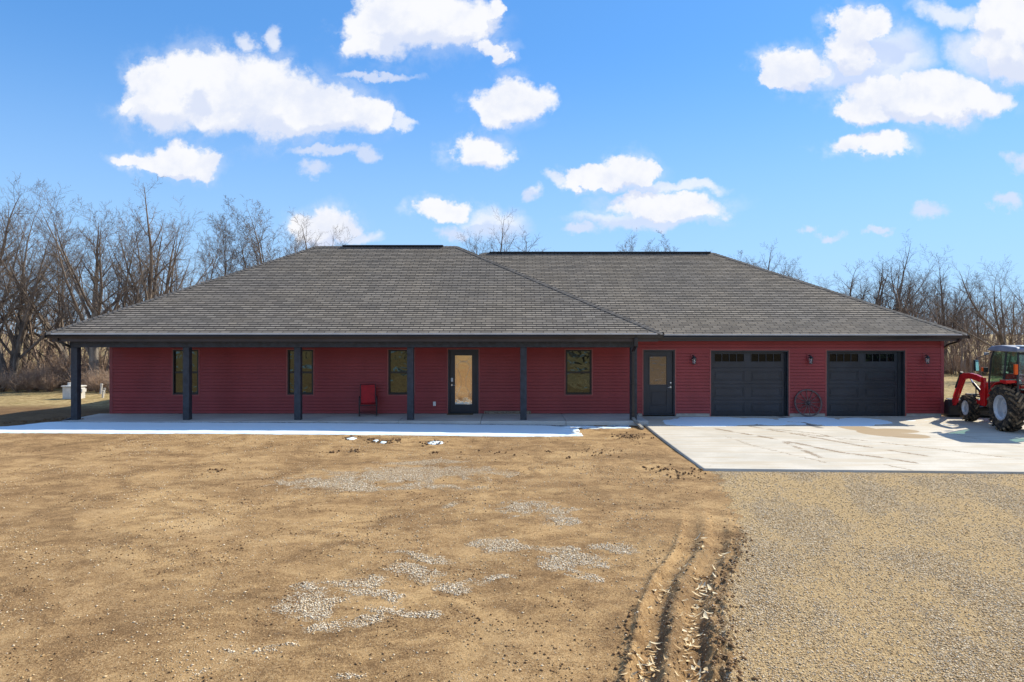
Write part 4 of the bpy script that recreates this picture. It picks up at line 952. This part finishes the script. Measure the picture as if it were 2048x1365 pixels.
f = MB(); f.prism([(1.0, .78), (2.30, .76), (2.36, .90), (2.30, 1.12), (1.9, 1.24), (1.0, 1.32)], -.29, .29); f.build('hood', M['tred'], T, bevel=.04)
f = MB(); f.box(-.24, .24, 2.362, 2.38, .8, 1.08); f.build('grille', M['tblack'], T, bevel=.005)
# cab: floor and lower body, pillars, glass, roof
f = MB(); f.prism([(-.40, 1.05), (-.40, .95), (.05, .75), (.35, .62), (.98, .62), (1.02, 1.0), (.6, 1.0), (.3, 1.06)], -.60, .60); f.build('cab_body', M['tblack'], T, bevel=.02)
PL = {}
for sx in (-1, 1):
    PL[sx] = dict(A=[(sx*.56, 1.03, .66), (sx*.60, 1.02, 1.3), (sx*.58, .92, 2.0), (sx*.56, .84, 2.20)], B=[(sx*.63, .10, .98), (sx*.64, .10, 1.5), (sx*.60, .08, 2.20)], C=[(sx*.56, -.42, 1.05), (sx*.57, -.44, 1.5), (sx*.54, -.40, 2.20)])
    for k, p in PL[sx].items(): f = MB(); f.tube(p, [.028]*len(p), 8); f.build('pillar', M['tblack'], T, smooth=True)
f = MB()
for sx in (-1, 1): f.tube([(sx*.56, 1.03, .70), (sx*.61, .55, .95), (sx*.63, .10, 1.28), (sx*.60, -.2, 1.33), (sx*.56, -.42, 1.33)], .018, 6)
f.tube([(-.56, -.42, 1.33), (.56, -.42, 1.33)], .02, 6)
f.build('window_rails', M['tblack'], T, smooth=True); f = MB(); f.tube([(-.56, -.42, 2.16), (.56, -.42, 2.16)], .025, 6); f.build('rear_header', M['tblack'], T, smooth=True)
def gl_panel(name, quad, parent=T, th=.006):
    q = [Vector(p) for p in quad]; n = (q[1]-q[0]).cross(q[-1]-q[0]).normalized()*th; f = MB(); m = len(q)
    f.add(q + [p + n for p in q], [tuple(range(m)), tuple(range(2*m-1, m-1, -1))] + [(i, (i+1) % m, (i+1) % m + m, i + m) for i in range(m)]); return f.build(name, M['cabglass'], parent)
for sx in (-1, 1):
    A_, B_, C_ = PL[sx]['A'], PL[sx]['B'], PL[sx]['C']
    gl_panel('door_glass', [A_[0], (sx*.61, .55, .95), (sx*.64, .10, 1.28), B_[2], A_[3], A_[2], A_[1]]); gl_panel('side_glass', [(sx*.64, .10, 1.29), (sx*.57, -.43, 1.33), C_[2], B_[2]])
gl_panel('rear_glass', [(-.55, -.43, 1.34), (.55, -.43, 1.34), (.53, -.40, 2.18), (-.53, -.40, 2.18)]); gl_panel('windscreen', [(-.57, 1.03, 1.0), (.57, 1.03, 1.0), (.55, .85, 2.18), (-.55, .85, 2.18)])
f = MB(); f.prism([(-.52, 2.205), (-.54, 2.28), (-.46, 2.34), (.3, 2.385), (.82, 2.35), (1.04, 2.27), (1.06, 2.215)], -.64, .64); f.build('cab_roof', M['troof'], T, bevel=.03)
f = MB(); f.box(-.5, .3, -.47, -.2, 2.36, 2.385); f.build('roof_snow', M['snow'], T, bevel=.01)
f = MB(); f.box(-.24, .24, -.12, .28, .98, 1.16); f.prism([(-.16, 1.1), (-.28, 1.75), (-.20, 1.77), (-.06, 1.15)], -.22, .22); f.build('operator_seat', M['tblack'], T, bevel=.03)
f = MB(); f.tube([(0, .85, .95), (0, .62, 1.38)], .03, 8); f.tube([(.19*math.cos(R(a)), .60 - .13*math.sin(R(a)) + .0, 1.40 + .14*math.sin(R(a))*.8) for a in range(0, 361, 20)], .013, 6); f.build('steering_wheel', M['tblack'], T, smooth=True)
for sx in (-1, 1):
    f = MB(); prof = []
    for i in range(15):
        a = R(12 + 95*i/14); prof.append((.73*math.cos(a), .645 + .73*math.sin(a)))
    inner = [(.705*math.cos(R(12 + 95*i/14)), .645 + .705*math.sin(R(12 + 95*i/14))) for i in range(15)][::-1]
    f.prism(prof + inner, sx*.42, sx*.80); f.prism([(.70, .80), (.5, 1.20), (.2, 1.34), (-.2, 1.34), (-.3, 1.0), (.2, .6)], sx*.415, sx*.44)
    f.build('fender', M['tred'], T, bevel=.012)
    f = MB(); f.box(min(sx*.50, sx*.84), max(sx*.50, sx*.84), -.40, -.05, 1.36, 1.44); f.build('tail_light', M['redlens'], T, bevel=.02)
    f = MB(); f.box(min(sx*.60, sx*.68), max(sx*.60, sx*.68), -.52, -.44, 1.60, 1.88); f.build('turn_signal', M['orange'], T, bevel=.012)
    f = MB(); f.bar((sx*.58, .9, 2.17), (sx*1.02, .84, 1.98), .02, .02); f.bar((sx*1.02, .84, 1.99), (sx*1.04, .84, 1.62), .02, .02); f.box(min(sx*.98, sx*1.10), max(sx*.98, sx*1.10), .80, .84, 1.62, 1.95); f.build('mirror_housing', M['tblack'], T, bevel=.01)
    f = MB(); f.prism([(.755, 1.63), (.760, 1.63), (.797, 1.94), (.792, 1.94)], sx*.985, sx*1.095); f.build('mirror_glass', M['mirror'] if 'mirror' in M else M.setdefault('mirror', pm('mirror_glass', (.8, .85, .9), .03, .0, metal=1.)), T)
    f = MB(); f.box(min(sx*.60, sx*.72), max(sx*.60, sx*.72), 1.06, 1.12, 1.58, 1.72); f.tube([(sx*.56, 1.02, 1.64), (sx*.66, 1.09, 1.64)], .012, 6); f.build('marker_housing', M['tblack'], T, bevel=.01)
    f = MB(); f.box(min(sx*.725, sx*.765), max(sx*.725, sx*.765), 1.06, 1.12, 1.60, 1.72); f.build('marker_light', M['orange'], T, bevel=.008)
    f = MB(); f.box(min(sx*.60, sx*.70), max(sx*.60, sx*.70), 1.02, 1.10, 2.08, 2.16); f.build('work_light', M['tgrey'], T, bevel=.01)
# loader
for sx in (-1, 1):
    x0, x1 = sx*.50, sx*.58
    f = MB(); f.prism([(1.34, .55), (1.62, .55), (1.58, 1.1), (1.56, 1.38), (1.38, 1.40), (1.34, 1.1)], x0, x1); f.build('loader_mast', M['tred'], T, bevel=.012)
    f = MB(); up = [(1.36, 1.42), (1.60, 1.47), (2.0, 1.50), (2.40, 1.48), (2.62, 1.42), (2.80, 1.10), (3.02, .76), (3.28, .50), (3.30, .40), (3.20, .36)]; lo = [(3.06, .42), (2.82, .70), (2.60, 1.02), (2.42, 1.26), (2.20, 1.32), (1.9, 1.32), (1.6, 1.28), (1.38, 1.26)]
    f.prism(up + lo, sx*.595, sx*.68); f.build('loader_arm', M['tred'], T, bevel=.012)
    f = MB(); f.tube([(sx*.55, 1.60, .95), (sx*.55, 2.05, 1.18)], .042, 10); f.build('lift_cylinder', M['tblack'], T, smooth=True); f = MB(); f.tube([(sx*.55, 2.05, 1.18), (sx*.55, 2.25, 1.30)], .02, 8); f.build('lift_rod', M['chrome'], T, smooth=True)
    f = MB(); f.tube([(sx*.64, 2.60, 1.50), (sx*.64, 2.98, .98)], .045, 10); f.build('tilt_cylinder', M['tblack'], T, smooth=True); f = MB(); f.tube([(sx*.64, 2.98, .98), (sx*.64, 3.20, .66)], .018, 8); f.build('tilt_rod', M['chrome'], T, smooth=True)
    f = MB(); f.prism([(1.5, .58), (2.72, .60), (2.72, .69), (1.5, .70)], sx*.50, sx*.56); f.build('loader_brace', M['tred'], T, bevel=.01)
f = MB(); f.box(-.56, .56, 3.06, 3.14, .48, .56); f.build('loader_crossbar', M['tred'], T, bevel=.01)
f = MB(); f.tube([(-.5, 1.65, .80), (-.5, 2.66, .80)], .025, 8); f.tube([(-.46, 2.1, .78), (-.46, 2.1, 1.05), (-.46, 1.7, 1.02)], .018, 8); f.tube([(-.48, 2.66, .8), (.48, 2.66, .8)], .025, 8); f.build('grille_guard', M['tblack'], T, smooth=True)
f = MB(); 
for sx in (-.80, .775): f.prism([(3.14, .08), (3.30, .02), (3.72, .02), (3.62, .20), (3.40, .56), (3.20, .56), (3.12, .35)], sx, sx + .025)
f.prism([(3.12, .08), (3.28, .0), (3.74, .0), (3.74, .02), (3.30, .025), (3.15, .10), (3.14, .36), (3.22, .56), (3.40, .58), (3.40, .60), (3.19, .58), (3.11, .36)], -.775, .775)
f.build('bucket', M['tblack'], T, bevel=.006)
f = MB(); f.bar((-.2, -.3, .5), (-.28, -.85, .42), .05, .06); f.bar((.2, -.3, .5), (.28, -.85, .42), .05, .06); f.tube([(0, -.35, .95), (0, -.7, .75)], .025, 8); f.build('hitch_arms', M['tblack'], T)

# ------------------------------------------------------------------ trees
def tubes_np(chains, out_v, out_f, sides):
    """chains: list of (points, radii); appended to the vertex/face lists as quads"""
    base = sum(len(v) for v in out_v)
    for pts, rad, n in [(c[0], c[1], sides(c[2])) for c in chains]:
        P = np.array(pts); m = len(P); T_ = np.gradient(P, axis=0); T_ /= np.linalg.norm(T_, axis=1)[:, None] + 1e-9
        ref = np.where(np.abs(T_[:, 2:3]) < .9, np.array([[0, 0, 1.]]), np.array([[1., 0, 0]])) if m < 3 else np.repeat(np.array([[.31, .95, .05]]), m, 0)
        A_ = ref - T_*(T_*ref).sum(1)[:, None]; A_ /= np.linalg.norm(A_, axis=1)[:, None] + 1e-9; B_ = np.cross(T_, A_)
        an = 2*np.pi*np.arange(n)/n; ring = P[:, None] + np.array(rad)[:, None, None]*(A_[:, None]*np.cos(an)[None, :, None] + B_[:, None]*np.sin(an)[None, :, None])
        out_v.append(ring.reshape(-1, 3)); i = np.arange(m-1)[:, None]*n; k = np.arange(n)[None]; k2 = (k+1) % n
        out_f.append((np.stack([i+k, i+k2, i+n+k2, i+n+k], -1).reshape(-1, 4)) + base); base += m*n
def gen_chains(seed, K):
    rd = random.Random(seed); ch = []
    def grow(p, d, L, r, lv):
        n = K['seg'][lv]; pts = [p]; rad = [r]; st = L/n; dirs = [d]; p = Vector(p); d = Vector(d)
        re = r*K['taper'][lv]
        for i in range(n):
            w = K['wob'][lv]; d = d + Vector((rd.gauss(0, w), rd.gauss(0, w), rd.gauss(0, w)*.7 + K['trop'][lv] - K.get('droop', [0]*6)[lv]*(i/n)))
            d.normalize(); p = p + d*st; pts.append(tuple(p)); rad.append(r + (re - r)*(i+1)/n); dirs.append(d.copy())
        ch.append((pts, rad, lv))
        if lv + 1 >= len(K['seg']): return
        nc = K['n'][lv]; nc = max(1, int(nc + rd.uniform(-.3, .3)*nc + .5)); t0 = K['t0'][lv]; ph = rd.random()*6.28
        for j in range(nc):
            t = t0 + (1-t0)*(j + rd.random()*.9)/nc; t = min(t, .995); q = t*n; i = min(int(q), n-1); fr = q - i
            bp = Vector(pts[i]).lerp(Vector(pts[i+1]), fr); bd = dirs[i+1]; ph += 2.4 + rd.uniform(-.5, .5); an = R(K['ang'][lv] + rd.gauss(0, K['angv'][lv]))
            s_ = bd.cross(Vector((0, 0, 1)) if abs(bd.z) < .95 else Vector((1, 0, 0))).normalized(); u_ = s_.cross(bd)
            if lv == 0 and j == nc - 1: t = .995; bp = Vector(pts[-1]); bd = dirs[-1]; an *= .35
            nd = bd*math.cos(an) + (s_*math.cos(ph) + u_*math.sin(ph))*math.sin(an)
            rr = (r + (re-r)*t)
            grow(tuple(bp), nd, L*K['lr'][lv]*(1 - K['fall'][lv]*t)*rd.uniform(.75, 1.2), rr*.9 if (lv == 0 and j == nc - 1) else max(rr*K['rr'][lv], K['rmin']), lv+1)
    for d0, L0, r0 in K['stems']: grow((0, 0, -.01), Vector(d0).normalized(), L0, r0, 0)
    return ch
OAK = dict(stems=[((.05, 0, 1), .42, .025)], seg=[7, 9, 6, 4, 3], taper=[.60, .06, .12, .2, .4], wob=[.04, .055, .08, .10, .13], trop=[.03, .045, .04, .03, .03], n=[7, 13, 10, 6], t0=[.38, .2, .12, .1],
           ang=[34, 40, 42, 40], angv=[11, 10, 11, 12], lr=[1.55, .42, .42, .42], fall=[.15, .45, .4, .3], rr=[.52, .48, .5, .55], rmin=.0005)
SLN = dict(stems=[((.03, 0, 1), .95, .014)], seg=[12, 7, 5, 3, 2], taper=[.05, .1, .2, .4, .5], wob=[.035, .06, .08, .11, .13], trop=[.02, .08, .06, .04, .03], n=[22, 10, 7, 4], t0=[.22, .15, .1, .1],
           ang=[40, 40, 42, 42], angv=[9, 12, 14, 15], lr=[.40, .42, .42, .5], fall=[.55, .4, .4, .3], rr=[.50, .52, .55, .6], rmin=.00055)
ELM = dict(stems=[((0, .02, 1), .40, .032)], seg=[6, 11, 7, 4, 3], taper=[.6, .05, .15, .3, .5], wob=[.03, .045, .07, .10, .13], trop=[.02, .08, .04, .02, .02], droop=[0, .22, .10, .05, 0], n=[12, 13, 8, 5], t0=[.55, .25, .15, .1],
           ang=[30, 30, 38, 40], angv=[12, 9, 12, 15], lr=[1.6, .36, .42, .45], fall=[.1, .35, .4, .3], rr=[.42, .5, .5, .55], rmin=.0007)
GNL = dict(stems=[((.1, 0, 1), .50, .022), ((-.35, .05, 1), .46, .017)], seg=[7, 7, 6, 3], taper=[.5, .07, .2, .4], wob=[.06, .08, .11, .14], trop=[.05, .08, .05, .03], n=[8, 12, 8], t0=[.4, .15, .1],
           ang=[36, 44, 46], angv=[12, 14, 14], lr=[1.05, .44, .42], fall=[.3, .4, .4], rr=[.62, .55, .55], rmin=.0008)
LEAN = dict(OAK); LEAN['stems'] = [((-.55, -.1, 1), .45, .026)]; LEAN['n'] = [6, 12, 9, 5]
FORK = dict(OAK); FORK['stems'] = [((-.16, 0, 1), .40, .024), ((.22, .05, 1), .38, .022), ((.02, .2, 1), .42, .020)]; FORK['n'] = [5, 11, 8, 6]; FORK['ang'] = [30, 42, 45, 42]
def tree_proto(seed, K):
    ch = gen_chains(seed, K); top = max(p[2] for c in ch for p in c[0])
    sc = 1/top; ch = [([(a*sc, b*sc, c_*sc) for a, b, c_ in pts], [q*sc for q in rad], lv) for pts, rad, lv in ch]
    out = []
    for lo, hi in ((0, 1), (1, 9)):
        V, Fc = [], []; tubes_np([c for c in ch if lo <= c[2] < hi], V, Fc, lambda l: [10, 7, 5, 3, 3][l]); out.append((np.concatenate(V), np.concatenate(Fc)))
    return out
PR = {}
def get_proto(nm, seed, K, bark='bark'):
    key = (nm, seed, bark)
    if key not in PR:
        (v0, f0), (v1, f1) = tree_proto(seed, K)
        a = np_mesh('trunk', v0, f0, M[bark]); b = np_mesh('crown', v1, f1, M['twig']); ma, mb_ = a.data, b.data
        ma.shade_smooth(); bpy.data.objects.remove(a); bpy.data.objects.remove(b); PR[key] = (ma, mb_)
    return PR[key]
def place_tree(nm, seed, K, x, y, h, rz, label, wide=1., bark='bark', group='bare trees around the house'):
    ma, mb_ = get_proto(nm, seed, K, bark)
    r = empty('bare_tree', (x, y, float(gz(x, y)) - .02), R(rz), label, 'tree', group); r.scale = (h*wide, h*wide, h)
    for nm_, me in (('trunk', ma), ('crown', mb_)):
        o = bpy.data.objects.new(nm_, me); COL.objects.link(o); o.parent = r
def TP(px, D, top): return (px - 1024)/F*D, D, (HY - top)/F*D + CZ + .1
KS = dict(oak=OAK, slender=SLN, elm=ELM, gnarled=GNL, lean=LEAN, fork=FORK)
TREES = [  # px, depth, top row, kind, seed, rz, width, bark, label
 (-55, 36, 330, 'oak', 3, 40, 1.0, 'bark', 'tall bare tree at the far left edge, mostly cut off by the photo border'),
 (18, 34, 362, 'fork', 5, 10, .9, 'bark', 'bare tree with several stems rising at the left edge above the brush'),
 (45, 37, 388, 'slender', 2, 100, 1.0, 'bark', 'slim bare tree between the left edge and the broad tree'),
 (-10, 40, 395, 'oak', 4, 200, 1.0, 'bark', 'bare tree in the second row at the left edge'),
 (120, 39, 420, 'slender', 6, 30, 1.1, 'bark', 'slim bare tree behind the broad spreading tree on the left'),
 (183, 33.5, 345, 'oak', 1, 0, 1.02, 'bark_pale', 'broad spreading bare tree with a pale thick trunk behind the left porch post'),
 (212, 33, 470, 'lean', 8, 190, .8, 'bark', 'dark leaning bare tree whose crooked trunk stands beside the house corner'),
 (160, 36, 440, 'lean', 9, 20, .9, 'bark', 'bare tree leaning left with a low crooked trunk behind the utility box'),
 (315, 36, 362, 'fork', 7, 75, .95, 'bark', 'tall bare tree with dense upright limbs over the left slope of the roof'),
 (258, 41, 400, 'slender', 2, 250, 1.2, 'bark', 'thin bare tree in the gap between the broad tree and the next tall one'),
 (378, 42, 452, 'lean', 8, 60, .8, 'bark', 'low bare tree with curved limbs right of the tall dense one'),
 (415, 45, 420, 'slender', 12, 0, .9, 'bark', 'leftmost of the row of thin trees above the left roof slope'),
 (447, 42, 388, 'slender', 6, 140, 1.0, 'bark', 'tallest thin tree of the row above the left roof slope'),
 (492, 44, 405, 'slender', 2, 20, 1.15, 'bark', 'thin bare tree just right of the tallest one of its row'),
 (530, 46, 408, 'slender', 12, 200, 1.1, 'bark', 'thin bare tree in the middle of the row above the roof slope'),
 (565, 43, 396, 'fork', 5, 150, .95, 'bark', 'forked bare tree in front of the small cloud above the roof slope'),
 (645, 42, 420, 'oak', 4, 120, .95, 'bark', 'rounded bare tree at the left end of the roof ridge'),
 (606, 47, 455, 'slender', 6, 300, 1.2, 'bark', 'small thin tree between the forked tree and the rounded one at the ridge'),
 (978, 50, 414, 'fork', 7, 120, .72, 'bark', 'upright vase shaped bare tree showing above the notch between the roof ridges'),
 (1022, 55, 462, 'gnarled', 22, 90, 1.5, 'bark', 'small bare treetop just right of the vase shaped one above the ridge notch'),
 (1275, 58, 448, 'fork', 5, 20, .7, 'bark', 'bare tree top showing above the garage ridge, tallest of three'),
 (1312, 60, 466, 'slender', 12, 80, 1.4, 'bark', 'thin bare treetop above the garage ridge, middle of three'),
 (1345, 60, 462, 'slender', 2, 10, 1.4, 'bark', 'thin bare treetop above the garage ridge, rightmost of three'),
 (1520, 56, 474, 'fork', 7, 200, 1.1, 'bark', 'bare tree rising over the upper part of the right roof slope'),
 (1478, 60, 500, 'slender', 6, 10, 1.3, 'bark', 'low thin tree where the right roof slope begins'),
 (1600, 62, 530, 'slender', 12, 30, 1.4, 'bark', 'small thin tree between the two larger groups over the right roof slope'),
 (1672, 52, 520, 'oak', 3, 300, 1.3, 'bark', 'low wide bare tree with tangled limbs over the right roof slope'),
 (1752, 50, 468, 'fork', 5, 230, 1.15, 'bark', 'tall open bare tree above the right end of the garage roof'),
 (1800, 54, 505, 'gnarled', 21, 200, .9, 'bark', 'slim gnarled tree left of the tall arching tree beyond the garage roof'),
 (1890, 47, 500, 'elm', 14, 0, 1.0, 'bark', 'tall bare tree with arching fountain shaped limbs, right of the garage roof'),
 (1912, 50, 560, 'slender', 2, 70, 1.3, 'bark_pale', 'pale trunked tree behind the tall arching tree right of the garage'),
 (1960, 52, 545, 'slender', 6, 200, 1.3, 'bark', 'thin tree above the tractor cab'),
 (2042, 40, 512, 'lean', 9, 0, 1.05, 'bark', 'dark bare tree at the right edge leaning left over the tractor'),
 (2120, 44, 500, 'oak', 1, 100, 1.0, 'bark', 'bare tree past the right edge with limbs reaching into the photo'),
 (1830, 58, 540, 'slender', 12, 310, 1.4, 'bark', 'thin tree deep in the woods behind the right roof end'),
]
for px, D, top, k, sd, rz, wd, bk, lab in TREES:
    x, y, h = TP(px, D, top); place_tree(k, sd, KS[k], x, y, h, rz, lab, wd, bk)
for i, (x, y, h, k, sd, lab) in enumerate([(-9, -14, 9, 'oak', 1, 'bare tree behind the camera, mirrored in the porch windows'), (7, -17, 10, 'fork', 5, 'forked bare tree behind the camera, mirrored in the side door'),
        (-20, -22, 11, 'oak', 3, 'broad bare tree far behind the camera on the left'), (17, -20, 10, 'oak', 4, 'bare tree behind the camera, mirrored in the garage door windows'), (1, -30, 12, 'fork', 7, 'tall forked tree deep behind the camera')]):
    place_tree(k, sd, KS[k], x, y, h, i*70, lab, 1., 'bark', 'bare trees across the lot')
# young woods and brush
BR = dict(stems=[], seg=[5, 3, 2], taper=[.35, .5, .6], wob=[.13, .2, .2], trop=[.02, 0, 0], n=[6, 3], t0=[.25, .2], ang=[38, 40], angv=[14, 15], lr=[.42, .5], fall=[.4, .3], rr=[.6, .7], rmin=.0035)
def bush(seed, n, h, spread, r):
    rd = random.Random(seed); K = dict(BR); K['stems'] = [((rd.gauss(0, spread), rd.gauss(0, spread), 1), h*rd.uniform(.5, 1), r*rd.uniform(.6, 1)) for _ in range(n)]
    ch = gen_chains(seed, K)
    out = []
    V, Fc = [], []; tubes_np(ch, V, Fc, lambda l: 3); return np.concatenate(V), np.concatenate(Fc)
SP = dict(stems=[((0, 0, 1), .95, .012)], seg=[7, 5, 3], taper=[.25, .3, .5], wob=[.07, .14, .2], trop=[.03, .08, .02], n=[13, 6], t0=[.2, .15], ang=[40, 42], angv=[12, 14], lr=[.38, .4], fall=[.5, .4], rr=[.55, .6], rmin=.0013)
def sapl(seed):
    K = dict(SP); ch = gen_chains(seed, K); V, Fc = [], []; tubes_np(ch, V, Fc, lambda l: 4 if l == 0 else 3); v = np.concatenate(V); v /= v[:, 2].max(); return v, np.concatenate(Fc)
def merge(name, protos, spots, mat, label):
    V, Fc = [], []; b = 0
    for i, (x, y, s, sx) in enumerate(spots):
        v, f = protos[i % len(protos)]; a = rng.random()*6.283; c, q = math.cos(a), math.sin(a)
        w = np.stack([(v[:, 0]*c - v[:, 1]*q)*s*sx + x, (v[:, 0]*q + v[:, 1]*c)*s*sx + y, v[:, 2]*s + float(gz(x, y)) - .03], 1); V.append(w.astype(np.float32)); Fc.append(f + b); b += len(v)
    o = np_mesh(name, np.concatenate(V), np.concatenate(Fc), mat); return tag(o, label, None, None, 'stuff')
sp = [sapl(s) for s in (31, 32, 33, 34, 35)]; bs = [bush(s, 26, 1.0, .42, .012) for s in (41, 42, 43, 44)]
U = lambda a, b: a + (b-a)*rng.random()
S = [(U(-46, -15), U(33.5, 46), U(3.0, 6.6), U(.9, 1.4)) for _ in range(95)] + [(U(-30, -10), U(41, 56), U(4.2, 6.6), U(.9, 1.4)) for _ in range(90)]
merge('young_woods_left', sp, S, M['woods'], 'dense thicket of young bare trees behind the left lawn')
S = [(U(18, 60), U(44, 62), U(4.0, 6.2), U(.9, 1.4)) for _ in range(260)] + [(U(24, 46), U(43.5, 47), U(2.2, 4.2), U(.9, 1.5)) for _ in range(60)]
merge('young_woods_right', sp, S, M['woods'], 'dense thicket of young bare trees behind the tractor')
S = [(U(-48, -14.5), U(31.6, 34.5), U(.7, 1.5), U(.9, 1.6)) for _ in range(230)] + [(U(-48, -14.5), U(34, 40), U(1.2, 2.4), U(.8, 1.3)) for _ in range(120)]
merge('brush_left', bs, S, M['brush'], 'tangled dry brush along the edge of the left lawn')
S = [(U(22, 60), U(43.6, 47), U(.8, 2.4), U(.8, 1.3)) for _ in range(190)]
merge('brush_right', bs, S, M['brush'], 'tangled dry brush at the foot of the woods on the right')
S = [(U(-150, 160), U(120, 190), U(7, 12), U(.9, 1.5)) for _ in range(420)] + [(U(-90, 90), U(-95, -60), U(6, 10), U(.9, 1.5)) for _ in range(220)]
merge('far_woods', sp, S, M['woods'], 'far line of bare woods beyond the fields')
